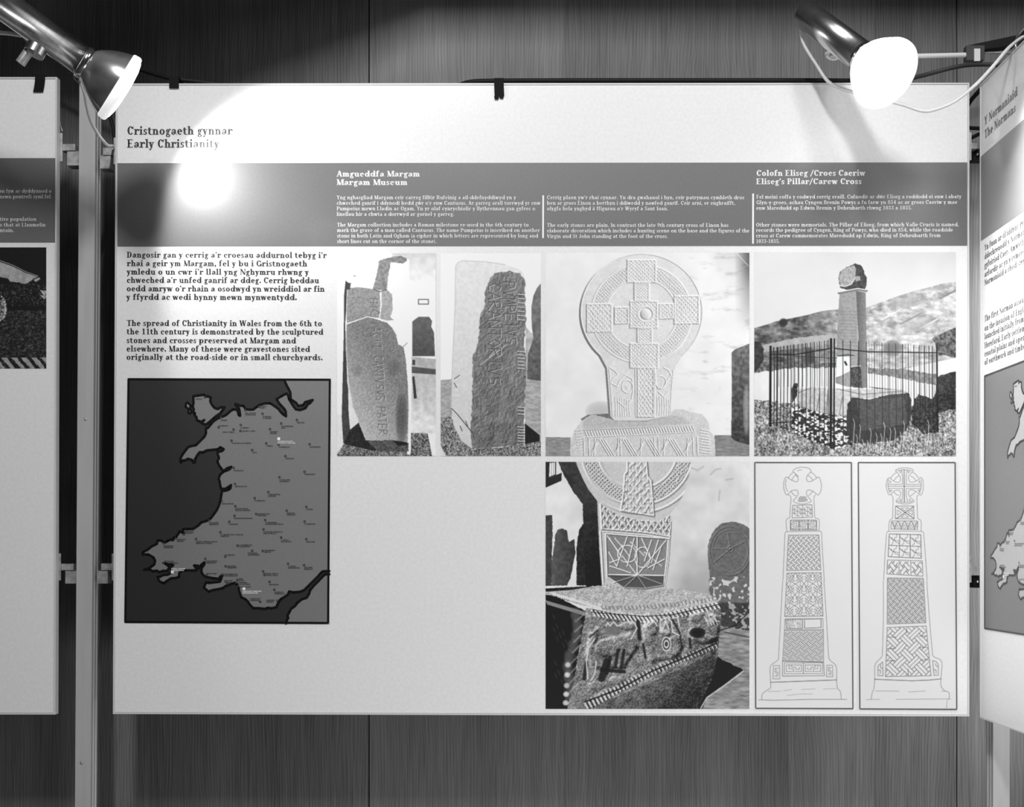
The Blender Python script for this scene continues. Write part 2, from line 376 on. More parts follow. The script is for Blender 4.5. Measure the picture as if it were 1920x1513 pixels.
    add('B', 61, st(x0, 0, CH) + A(33, 53, 18, 17, -90, 90, S, h) + A(35, 19, 21, 19, -90, 90, S, h) + R(x0, 35, 35, 35 + h) + R(x0, CH - h, 34, CH) + R(x0, 0, 36, h))
    add('R', 65, st(x0, 0, CH) + A(34, 52, 19, 18, -90, 90, S, h) + R(x0, 33, 35, 33 + h) + R(x0, CH - h, 35, CH) + P(50, 3, 40, 34, S) + R(50, 0, 62, h))
    add('S', 54, A(27, 51, 19, 19, 30, 250, S * .9, h) + A(27, 19, 21, 20, -150, 80, S * .9, h) + P(15, 44, 39, 26, S * 1.1) + R(42, 50, 42 + h, 69) + R(6, 1, 6 + h, 20))
    add('K', 68, st(x0, 0, CH) + P(x0 + S, 26, 54, CH - 3, h * 1.3) + P(57, 2, 33, 42, S * 1.1) + sf(57, 0, 10) + sf(53, CH, 9, -1))
    add('J', 48, R(26, 14, 26 + S, CH) + sf(26 + S / 2, CH, up=-1) + A(17 + S / 2, 16, 9 + S / 2, 17, 180, 360, S * .8, h * 1.3) + dot(13, 18, S * .5))
    add('U', 66, R(x0, 20, x0 + S, CH) + sf(x0 + S / 2, CH, up=-1) + A(33, 24, 25, 25, 180, 360, S, h * 1.3) + R(55, 20, 55 + h * 1.2, CH) + sf(57, CH, 9, -1))
    add('X', 64, P(50, 0, 14, CH, S * 1.1) + P(13, 0, 50, CH, h * 1.3) + sf(13, 0, 9) + sf(51, 0, 10) + sf(14, CH, 11, -1) + sf(50, CH, 9, -1))
    # figures and points
    f = 54
    add('0', f, O(27, CH / 2, 22, CH / 2)); add('1', f, R(22, 0, 22 + S, CH) + R(12, 0, 32 + S, h) + R(12, CH - 12, 22, CH - 12 + h))
    add('3', f, A(26, 53, 18, 17, -80, 150, S * .9, h) + A(25, 19, 21, 19, -150, 85, S * .9, h) + R(20, 35, 30, 35 + h) + dot(12, 56, S * .45) + dot(11, 15, S * .45))
    add('4', f, R(29, 0, 29 + S, CH) + R(5, 18, 50, 18 + h) + P(8, 19, 34, CH, h * 1.4) + R(22, 0, 36 + S, h))
    add('5', f, R(11, 36, 11 + h, CH) + R(11, CH - 9, 44, CH) + A(25, 22, 21, 23, -150, 120, S * .9, h) + dot(12, 15, S * .45))
    add('6', f, A(27, 22, 21, 22, 0, 360, S * .9, h) + A(34, 24, 28, 47, 100, 180, S * .9, h) + dot(40, 62, S * .45))
    add('8', f, A(27, 53, 17, 17, 0, 360, S * .8, h) + A(27, 19, 21, 20, 0, 360, S * .8, h))
    add('9', f, A(27, 48, 21, 22, 0, 360, S * .9, h) + A(20, 46, 28, 47, 280, 360, S * .9, h) + dot(14, 8, S * .45))
    add('.', 26, dot(13, S * .55, S * .6)); add(',', 26, dot(13, S * .55, S * .6) + P(10, -12, 16, 4, S * .5))
    add("'", 22, dot(11, 62, S * .55) + P(8, 48, 14, 62, S * .45)); add(' ', 27, [])
    add('-', 34, R(6, 21, 28, 21 + h * 1.5)); add('/', 42, P(4, -8, 38, AS, S * .7))
    add('(', 30, A(32, 28, 22, 45, 110, 250, S * .6, h)); add(')', 30, A(-2, 28, 22, 45, -70, 70, S * .6, h))
    def hat(cx): return P(cx - 11, 53, cx, 67, S * .55) + P(cx + 11, 53, cx, 67, S * .55)
    for c, b, cx in (('ŵ', 'w', 35), ('â', 'a', 25), ('ô', 'o', 27)):
        w_, q = G[b]; add(c, w_, q + hat(cx))
    return {c: (w_ + track, np.array(q, dtype=np.float64).reshape(-1, 4, 2)) for c, (w_, q) in G.items()}
BOLD = make_font(16.5, 6.0, .5); REG = make_font(12.0, 5.0, 1.0); SANSISH = make_font(17, 9, 3)

def text_quads(font, text, x, y, cap, x1=None, xs=1.0, slope=0.0):
    """text from x with its baseline at y; cap = capital height in mm; x1 = where the line ends"""
    adv = sum(font[c][0] for c in text)
    sy = cap / CH
    sx = (x1 - x) / adv if x1 is not None else sy * xs
    out = []; u = 0
    for c in text:
        w_, q = font[c]
        if len(q):
            p = q.copy(); p[..., 0] = x + (p[..., 0] + u) * sx; p[..., 1] = y - p[..., 1] * sy + slope * (p[..., 0] - x); out.append(p)
        u += w_
    return out
def text_block(name, font, lines, cap, y_off, mat, parent, slope=0.0, xs=1.0):
    q = []
    for t, x, y, x1 in lines: q += text_quads(font, t, x, y, cap, x1, xs, slope)
    return tri_mesh(name, np.concatenate(q), y_off, mat, parent)

def ribbon(pts, w, closed=False, joins=True):
    q = []; P = [tuple(p) for p in pts]
    if closed: P.append(P[0])
    for (ax, ay), (bx, by) in zip(P[:-1], P[1:]):
        dx, dy = bx - ax, by - ay; l = math.hypot(dx, dy) or 1e-6; nx, ny = -dy / l * w / 2, dx / l * w / 2
        q.append([(ax + nx, ay + ny), (bx + nx, by + ny), (bx - nx, by - ny), (ax - nx, ay - ny)])
    if joins:
        for cx, cy in P:
            c = [(cx + w / 2 * math.cos(math.pi * i / 4), cy + w / 2 * math.sin(math.pi * i / 4)) for i in range(8)]
            q += [[c[0], c[1], c[2], c[3]], [c[0], c[3], c[4], c[7]], [c[4], c[5], c[6], c[7]]]
    return q
def poly_mesh(name, polys, y, mat, parent):
    vs = []; fs = []
    for p in polys:
        b = len(vs); v3 = [Vector(Lc(a[0], a[1], y)) for a in p]; vs += v3
        for t in tessellate_polygon([v3]):
            a, bb, c = (v3[i] for i in t)
            n = (bb - a).cross(c - a)
            t = t if n.y < 0 else t[::-1]
            fs.append(tuple(i + b for i in t))
    me = bpy.data.meshes.new(name); me.from_pydata([tuple(v) for v in vs], [], fs); me.update()
    return link(name, me, mat, parent)
# ------------------------------------------------------------------ the map (drawn once, used on two panels)
def mp(pts): return [(210 + x / 3.152, 700 + y / 3.152) for x, y in pts]
COAST = mp([(1017,36),(1028,62),(1040,85),(1053,110),(1055,150),(1068,160),(1085,170),(1100,190),(1130,185),(1140,168),(1160,162),(1185,155),(1170,172),(1155,182),(1148,192),(1143,203),(1110,215),(1085,210),(1070,190),(1045,150),(1040,128),(1030,117),
 (1000,133),(972,150),(985,172),(1000,190),(1015,205),(1025,220),(1028,252),(1010,240),(995,225),(985,210),(965,195),(935,175),(905,175),(870,185),(850,200),(835,212),(812,213),(790,210),(775,190),(760,190),(728,180),(735,192),(750,205),(754,225),(757,250),(748,245),(743,225),(736,213),(715,212),(695,225),(680,240),(665,250),(640,258),(620,268),(600,282),
 (580,305),(567,322),(555,322),(555,355),(545,375),(530,390),(515,405),(495,425),(475,428),(450,435),(435,455),(420,475),(408,495),(403,510),(407,528),(415,515),(430,515),(450,505),(475,513),(480,528),(490,525),(492,505),(500,490),(510,475),(520,465),(535,468),(560,455),(590,452),(625,448),(640,436),(650,442),(660,448),(650,458),(622,465),(625,480),(632,500),(622,520),(633,545),(650,568),(658,580),(668,570),(680,560),(705,552),(695,566),(680,573),(660,580),(645,592),(635,605),(630,625),(636,640),(640,665),(645,683),(670,682),(690,670),(703,660),(700,678),(690,687),(672,693),(650,695),(645,725),(640,755),(630,785),(618,810),(600,835),(585,855),(570,868),(550,876),(530,880),(510,900),(480,920),(450,921),(420,922),(418,935),(425,948),(400,935),(395,945),(385,958),(377,975),(365,972),(360,988),(345,984),(330,992),(310,1003),(290,990),(270,990),(265,1010),(235,1025),(210,1045),(185,1058),(180,1073),(195,1073),(215,1073),(245,1090),(255,1110),(250,1132),(240,1140),(215,1157),(190,1163),(225,1162),(240,1172),(265,1168),(280,1178),(300,1170),(325,1170),(340,1150),(330,1138),(312,1125),(335,1132),(350,1132),(362,1136),(350,1145),(352,1165),(350,1180),(330,1192),(300,1195),(285,1205),(270,1205),(275,1222),(285,1235),(308,1243),(320,1232),(350,1213),(375,1212),(395,1205),(398,1180),(415,1168),(440,1166),(470,1166),(500,1165),(495,1150),(485,1137),(508,1138),(512,1155),(525,1135),(545,1118),(545,1132),(530,1150),(528,1175),(540,1195),(560,1205),(600,1212),(630,1215),(640,1202),(652,1193),(645,1215),(638,1232),(600,1237),(570,1240),(557,1236),(550,1250),(543,1268),(572,1292),(590,1283),(620,1278),(655,1270),(675,1255),(700,1247),(728,1238),(735,1245),(748,1268),(752,1290),(765,1325),(785,1333),(800,1345),(815,1368),(835,1388),(870,1388),(905,1392),(920,1385),(940,1388),(970,1382),(980,1360),(995,1335),(1020,1320),(1038,1308),(1047,1288),(1070,1293),(1110,1290),(1135,1280),(1160,1255),(1190,1225),(1215,1200),(1232,1180),(1245,1168),(1284,1166)])
SOUTH = mp([(1284,1185),(1260,1186),(1248,1195),(1225,1220),(1195,1250),(1170,1280),(1165,1300),(1150,1325),(1120,1335),(1095,1355),(1080,1375),(1058,1390),(1048,1410),(1036,1432),(1042,1445),(1034,1455),(1028,1478)])
MON = mp([(480,135),(510,130),(545,125),(550,137),(567,135),(583,142),(580,165),(590,185),(605,203),(625,210),(640,200),(665,200),(650,220),(640,235),(615,252),(600,265),(580,283),(555,302),(535,297),(528,285),(545,275),(530,290),(515,282),(500,275),(500,260),(487,245),(490,235),(480,230),(483,210),(476,195),(481,180)])
HOLY = mp([(445,170),(455,180),(465,190),(460,205),(470,225),(462,236),(450,232),(454,212),(435,197),(436,180)])
TOWNS = [(549,140,495,150,['AMLWCH']),(643,259,642,275,['BANGOR']),(787,215,786,233,['BAE COLWYN','COLWYN BAY']),(870,195,878,193,['Y RHYL','RHYL']),(889,237,890,253,['LLANELWY','ST ASAPH']),
 (630,318,630,308,['LLANBERIS']),(718,331,652,346,['CAPEL CURIG']),(760,304,760,320,['LLANRWST']),(758,339,770,339,['BETWS-Y-COED']),(706,397,708,411,['BLAENAU FFESTINIOG']),(828,452,830,466,['BALA']),
 (911,412,912,427,['CORWEN']),(984,420,985,433,['LLANGOLLEN']),(933,328,934,343,['RHUTHUN','RUTHIN']),(999,294,1000,310,['YR WYDDGRUG','MOLD']),(1092,273,1092,288,['CHESTER']),(1167,417,1168,432,['WHITCHURCH']),
 (1024,487,1024,501,['OSWESTRY']),(719,558,720,573,['DOLGELLAU']),(1137,580,1137,594,['SHREWSBURY']),(989,612,989,627,['Y TRALLWNG','WELSHPOOL']),(727,653,727,667,['MACHYNLLETH']),(923,700,923,714,['Y DRENEWYDD','NEWTOWN']),
 (843,737,843,751,['LLANIDLOES']),(648,755,648,770,['ABERYSTWYTH']),(729,785,729,799,['PONTARFYNACH',"DEVIL'S BRIDGE"]),(1148,787,1148,801,['LUDLOW']),(1032,810,1032,824,['TREFYCLO','KNIGHTON']),(852,830,862,829,['RHAEADR GWY','RHAYADER']),
 (724,842,722,856,['PONTRHYDFENDIGAID']),(905,866,905,880,['LLANDRINDOD','LLANDRINDOD WELLS']),(1138,874,1138,888,['LEOMINSTER']),(573,869,573,883,['ABERAERON','ABERAERON']),(693,877,693,891,['TREGARON']),
 (895,921,895,935,['LLANFAIR-YM-MUALLT','BUILTH WELLS']),(641,939,641,953,['LLANBEDR PONT STEFFAN','LAMPETER']),(425,952,428,934,['ABERTEIFI','CARDIGAN']),(377,976,385,983,['NANHYFER','NEVERN']),(497,980,496,995,['CASTELL NEWYDD EMLYN','NEWCASTLE EMLYN']),
 (999,969,999,983,['Y GELLI','HAY-ON-WYE']),(1148,978,1148,993,['HEREFORD']),(307,1006,305,1021,['ABERGWAUN','FISHGUARD']),(742,1018,752,1014,['LLANYMDDYFRI','LLANDOVERY']),(828,1049,802,1062,['PONTSENNI','SENNYBRIDGE']),
 (891,1049,901,1045,['ABERHONDDU','BRECON']),(669,1083,669,1073,['LLANDEILO']),(552,1097,552,1110,['CAERFYRDDIN','CARMARTHEN']),(303,1123,309,1113,['HWLFFORDD','HAVERFORDWEST']),(671,1141,681,1139,['RHYDAMAN','AMMANFORD']),
 (1040,1124,1040,1138,['Y FENNI','ABERGAVENNY']),(1135,1132,1135,1145,['TREFYNWY','MONMOUTH']),(893,1170,893,1183,['MERTHYR TUDFUL','MERTHYR TYDFIL']),(560,1195,558,1184,['BURRY PORT']),(651,1190,660,1187,['PONTARDDULAIS','PONTARDDULAIS']),
 (740,1221,749,1214,['NEDD','NEATH']),(733,1237,742,1236,['LLANSAWEL','BRITON FERRY']),(742,1260,752,1262,['PORT TALBOT']),(681,1245,664,1225,['ABERTAWE','SWANSEA']),(931,1232,928,1247,['GELLIGAER']),
 (959,1278,959,1292,['CAERFFILI','CAERPHILLY']),(876,1350,815,1331,['Y BONTFAEN','COWBRIDGE']),(977,1343,911,1340,['CAERDYDD','CARDIFF'])]
SITES = [(985,385,979,400,['COLOFN ELISEG',"ELISEG'S PILLAR"]),(357,1176,350,1156,['CROES CAERIW','CAREW CROSS']),(780,1273,771,1288,['AMGUEDDFA MARGAM','MARGAM MUSEUM'])]
RINGS = {}
def ring_mesh(ink, fill):
    if ink.name not in RINGS:
        vs = []; fs = []
        for i in range(12):
            a = math.pi * i / 6; vs += [(.0022 * math.cos(a), 0, .0022 * math.sin(a)), (.0010 * math.cos(a), 0, .0010 * math.sin(a))]
        fs = [(2 * i, 2 * ((i + 1) % 12), 2 * ((i + 1) % 12) + 1, 2 * i + 1) for i in range(12)] + [tuple(2 * i + 1 for i in range(12))]
        me = bpy.data.meshes.new('town_ring'); me.from_pydata(vs, [], fs); me.materials.append(ink); me.materials.append(fill)
        me.polygons[12].material_index = 1; me.update(); RINGS[ink.name] = me
    return RINGS[ink.name]
def build_map(parent, quad, sea, land, cw, bw, labels=True, dark=False):
    """quad = outer corners (tl,tr,br,bl) in panel mm; content warped from the drawn map's own rectangle"""
    U0, V0, U1, V1 = 237.5, 709., 619., 1169.5
    (x0, y0), (x1, y1), (x2, y2), (x3, y3) = quad
    def wf(p):
        u = (p[0] - U0) / (U1 - U0); v = (p[1] - V0) / (V1 - V0)
        if not dark: # drawn in the slightly leaning frame of the photograph: undo the lean first
            u = (p[0] - (239 - 6 * v)) / ((620 - 3 * v) - (239 - 6 * v))
        a = (x0 + (x1 - x0) * u, y0 + (y1 - y0) * u); b = (x3 + (x2 - x3) * u, y3 + (y2 - y3) * u)
        return (a[0] + (b[0] - a[0]) * v, a[1] + (b[1] - a[1]) * v)
    base = poly_mesh('map_print', [quad], -.0004, sea, parent)
    def cl(P): return [wf(p) for p in P]
    tr, br, brc = mp([(1284, 36)])[0], mp([(1284, 1478)])[0], None
    poly_mesh('land_area', [cl(COAST + [tr])[0:], cl(SOUTH + [br]), cl(MON), cl(HOLY)], -.0006, land, base)
    q = ribbon(cl(COAST), cw) + ribbon(cl(SOUTH), cw) + ribbon(cl(MON), cw, True) + ribbon(cl(HOLY), cw * .85, True)
    tri_mesh('coastline', q, -.0008, map_black if not dark else coast_grey, base)
    q = ribbon(quad, bw, True, False); 
    tri_mesh('map_border', ribbon([( (quad[0][0]+bw/2), quad[0][1]+bw/2), (quad[1][0]-bw/2, quad[1][1]+bw/2), (quad[2][0]-bw/2, quad[2][1]-bw/2), (quad[3][0]+bw/2, quad[3][1]-bw/2)], bw, True, False)
             + [], -.0010, map_black if not dark else coast_grey, base)
    for x, y, lx, ly, names in TOWNS:
        c = wf(mp([(x, y)])[0])
        o = bpy.data.objects.new('town_ring', ring_mesh(map_black if not dark else coast_grey, land)); col.objects.link(o)
        o.parent = base; o.location = Lc(c[0], c[1], -.0011)
    L = []
    for x, y, lx, ly, names in TOWNS:
        for i, t in enumerate(names):
            p = wf(mp([(lx, ly + 4 + i * 9.6)])[0]); L.append((t, p[0], p[1], p[0] + len(t) * 2.02))
    text_block('town_names', SANSISH, L, 2.0, -.0012, map_black if not dark else coast_grey, base)
    L = []; qs = []
    for x, y, lx, ly, names in SITES:
        c = wf(mp([(x, y)])[0]); tri_mesh('site_square', [[(c[0] - 2.6, c[1] - 2.6), (c[0] + 2.6, c[1] - 2.6), (c[0] + 2.6, c[1] + 2.6), (c[0] - 2.6, c[1] + 2.6)]], -.0012, white_ink, base)
        for i, t in enumerate(names):
            p = wf(mp([(lx, ly + 4 + i * 10)])[0]); L.append((t, p[0], p[1], p[0] + len(t) * 2.2))
    text_block('site_names', SANSISH, L, 2.3, -.0012, white_ink, base)
    return base
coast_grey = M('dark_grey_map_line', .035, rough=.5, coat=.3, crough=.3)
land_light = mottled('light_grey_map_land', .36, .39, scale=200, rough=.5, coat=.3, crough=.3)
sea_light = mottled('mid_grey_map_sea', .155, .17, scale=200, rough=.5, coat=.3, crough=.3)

# ------------------------------------------------------------------ display panels
def board(parent, tl, tr, br, bl, sides='lrtb', t=.012):
    e = 3.2
    def q(p, y): return Lc(p[0], p[1], y)
    m = MB()
    ip = [(tl[0] + e, tl[1] + e), (tr[0] - e, tr[1] + e), (br[0] - e, br[1] - e), (bl[0] + e, bl[1] - e)]
    m.hexa([q(ip[3], 0), q(ip[2], 0), q(ip[1], 0), q(ip[0], 0), q(ip[3], t), q(ip[2], t), q(ip[1], t), q(ip[0], t)])
    m.build('board', paper, parent)
    for k, (a, b) in {'t': (tl, tr), 'r': (tr, br), 'b': (br, bl), 'l': (bl, tl)}.items():
        if k not in sides: continue
        i = 'trbl'.index(k); ia, ib = ip[i], ip[(i + 1) % 4]
        g = .4
        def sh(p, o): # pull the strip a hair away from the board
            return (p[0] + (o[0] - p[0]) * g / (e * 1.4), p[1] + (o[1] - p[1]) * g / (e * 1.4))
        m = MB(); ja, jb = sh(ia, a), sh(ib, b)
        f, bk = -.0012, t + .001
        m.hexa([q(a, f), q(b, f), q(jb, f), q(ja, f), q(a, bk), q(b, bk), q(jb, bk), q(ja, bk)])
        m.build('edging_strip', trim_mat, parent)

TL, TR, BR, BL = (217.5, 157), (1817, 155.5), (1817, 1343), (212, 1338.5)
main = thing('display_panel', 'white exhibition panel about early stone crosses, with photographs, map and grey text band', 'display panel', (0, 0, CAM_Z))
board(main, TL, TR, BR, BL)
poly_mesh('colour_band', [[(220.3, 306), (1813.5, 304.5), (1813.5, 461), (220, 462.5)]], -.0002, band_ink, main)
text_block('heading_text', BOLD, [('Cristnogaeth gynnar', 238.2, 252.6, 436.5), ('Early Christianity', 238.2, 276.9, 411.6)], 15.6, -.0003, black_ink, main)
text_block('welsh_text', BOLD, [
 ("Dangosir gan y cerrig a'r croesau addurnol tebyg i'r", 237.8, 483.0, 612.9), ("rhai a geir ym Margam, fel y bu i Gristnogaeth", 237.8, 498.9, 576.3),
 ("ymledu o un cwr i'r llall yng Nghymru rhwng y", 237.6, 514.7, 579.4), ("chweched a'r unfed ganrif ar ddeg. Cerrig beddau", 237.4, 530.3, 598.5),
 ("oedd amryw o'r rhain a osodwyd yn wreiddiol ar fin", 237.2, 546.2, 609), ("y ffyrdd ac wedi hynny mewn mynwentydd.", 237, 562.0, 557.2)], 10.9, -.0003, black_ink, main, slope=.002)
text_block('english_text', BOLD, [
 ("The spread of Christianity in Wales from the 6th to", 237.6, 611, 604.4), ("the 11th century is demonstrated by the sculptured", 237.4, 626.8, 606.5),
 ("stones and crosses preserved at Margam and", 237.2, 643.2, 555.4), ("elsewhere. Many of these were gravestones sited", 237, 659, 581.6),
 ("originally at the road-side or in small churchyards.", 236.8, 674.6, 605.4)], 10.9, -.0003, black_ink, main, slope=.002)
text_block('band_heading', BOLD, [("Amgueddfa Margam", 630.8, 331.3, 787.7), ("Margam Museum", 630.8, 347.1, 764.4)], 10.8, -.0005, white_ink, main)
text_block('band_heading', BOLD, [("Colofn Eliseg /Croes Caeriw", 1418, 329.9, 1622.7), ("Eliseg's Pillar/Carew Cross", 1417.5, 345.6, 1615.8)], 10.8, -.0005, white_ink, main, slope=-.002)
text_block('band_text', REG, [
 ("Yng nghasgliad Margam ceir carreg filltir Rufeinig a ail-ddefnyddiwyd yn y", 631.3, 373.6, 967.9), ("chweched ganrif i ddynodi bedd gŵr o'r enw Cantusus. Ar garreg arall torrwyd yr enw", 631.3, 384, 1013.8),
 ("Pumpeius mewn Lladin ac Ogam. Yn yr olaf cynrychiolir y llythrennau gan gyfres o", 631.3, 394.4, 1003.8), ("linellau hir a chwta a dorrwyd ar gornel y garreg.", 631.3, 404.8, 852.3),
 ("The Margam collection includes a Roman milestone re-used in the 6th century to", 632, 424.9, 991.5), ("mark the grave of a man called Cantusus. The name Pumpeius is inscribed on another", 632, 435.1, 1012.7),
 ("stone in both Latin and Ogham (a cipher in which letters are represented by long and", 632, 445.5, 1009.2), ("short lines cut on the corner of the stone).", 632, 455.8, 819)], 7.0, -.0005, white_ink, main)
text_block('band_text', REG, [
 ("Cerrig plaen yw'r rhai cynnar. Yn dra gwahanol i hyn, ceir patrymau cymhleth dros", 1025.4, 373.6, 1395.8), ("ben ar groes Einon a berthyn i ddiwedd y nawfed ganrif. Ceir arni, er enghraifft,", 1025.4, 384, 1378.5),
 ("olygfa hela ynghyd â ffigurau o'r Wyryf a Sant Ioan.", 1025.4, 394.4, 1253.1), ("The early stones are plain. In contrast the late 9th century cross of Einon has", 1025.4, 425.5, 1366),
 ("elaborate decoration which includes a hunting scene on the base and the figures of the", 1025.4, 435.9, 1405.2), ("Virgin and St John standing at the foot of the cross.", 1025.4, 446.3, 1252.5)], 7.0, -.0005, white_ink, main)
text_block('band_text', REG, [
 ("Fel meini coffa y codwyd cerrig eraill. Cofnodir ar dŵr Eliseg a roddodd ei enw i abaty", 1418, 372.5, 1802.7), ("Glyn-y-groes, achau Cyngen Brenin Powys a fu farw yn 854 ac ar groes Caeriw y mae", 1418, 383, 1795),
 ("enw Maredudd ap Edwin Brenin y Deheubarth rhwng 1033 a 1035.", 1417.6, 393.4, 1710.2), ("Other stones were memorials. The Pillar of Eliseg, from which Valle Crucis is named,", 1417.4, 425, 1798),
 ("records the pedigree of Cyngen, King of Powys, who died in 854, while the roadside", 1417.4, 434.9, 1786.8), ("cross at Carew commemorates Maredudd ap Edwin, King of Deheubarth from", 1417.2, 445.3, 1763.8), ("1033-1035.", 1417.2, 455.7, 1462.3)], 7.0, -.0005, white_ink, main, slope=-.002)
for xa, ya, yb in ((1018.5, 366.3, 446.5), (1412, 363, 457)):
    tri_mesh('divider_line', [[(xa - 1.6, ya), (xa + 1.6, ya), (xa + 1.3, yb), (xa - 1.9, yb)]], -.0005, white_ink, main)
build_map(main, [(239.3, 709), (620.5, 710), (617.3, 1170), (233.2, 1168)], sea_ink, land_ink, 4.8, 4.0)

# left panel: only its right-hand strip is in the picture
leftp = thing('display_panel', 'white exhibition panel cut off by the left edge of the picture, with dark aerial photograph', 'display panel', (0, 0, CAM_Z))
board(leftp, (-460, 145), (107.5, 145), (104.3, 1339.5), (-460, 1339.5))
poly_mesh('colour_band', [[(-456, 296.5), (104.6, 296.5), (104.3, 455), (-456, 455)]], -.0002, band_ink, leftp)
text_block('band_text', REG, [("an fyw ar dyddynnod o", -1, 361.4, 97), ("newn pentrefi syml fel", -1, 372, 95.2), ("tive population", 0, 414.2, 68.6), ("s that at Llanmelin", 0, 424.8, 86), ("ntain.", 0, 435.2, 27)], 7.0, -.0005, white_ink, leftp)

# right panel: at a right angle, running towards the camera
rightp = thing('display_panel', 'brightly lit white exhibition panel set at a right angle on the right side', 'display panel', (.863, -.757, CAM_Z), rotz=-math.pi / 2)
board(rightp, (218, 160), (1417, 160), (1417, 1346), (218, 1346))
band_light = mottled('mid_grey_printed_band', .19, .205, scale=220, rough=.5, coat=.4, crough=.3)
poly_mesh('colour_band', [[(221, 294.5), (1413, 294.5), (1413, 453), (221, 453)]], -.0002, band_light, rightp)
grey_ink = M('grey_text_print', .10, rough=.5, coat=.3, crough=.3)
text_block('heading_text', BOLD, [("Y Normaniaid", 238, 243, None), ("The Normans", 238, 268, None)], 15.6, -.0003, grey_ink, rightp, xs=.98)
text_block('welsh_text', BOLD, [("Yn fuan ar ôl iddynt gyrraedd", 238, 475.4, None), ("ddechreuodd y Normaniaid", 238, 492, None), ("gyfeiriad Caer. Amwythig", 238, 508.4, None), ("arfordir ac yn y cymoedd", 238, 525, None), ("Normaniaid a chodi ceyrydd", 238, 540.5, None)], 10.9, -.0003, grey_ink, rightp, xs=.98)
text_block('english_text', BOLD, [("The first Norman assaults", 238, 607.5, None), ("on the invasion of England", 238, 625, None), ("launched initially from Chester", 238, 640.5, None), ("Hereford. Early settlement", 238, 657, None), ("coastal plains and open valleys", 238, 672.5, None), ("of earthwork and timber.", 238, 688, None)], 10.9, -.0003, grey_ink, rightp, xs=.98)
build_map(rightp, [(238, 707), (622, 707), (622, 1178), (238, 1178)], sea_light, land_light, 3.6, 3.0, dark=True)
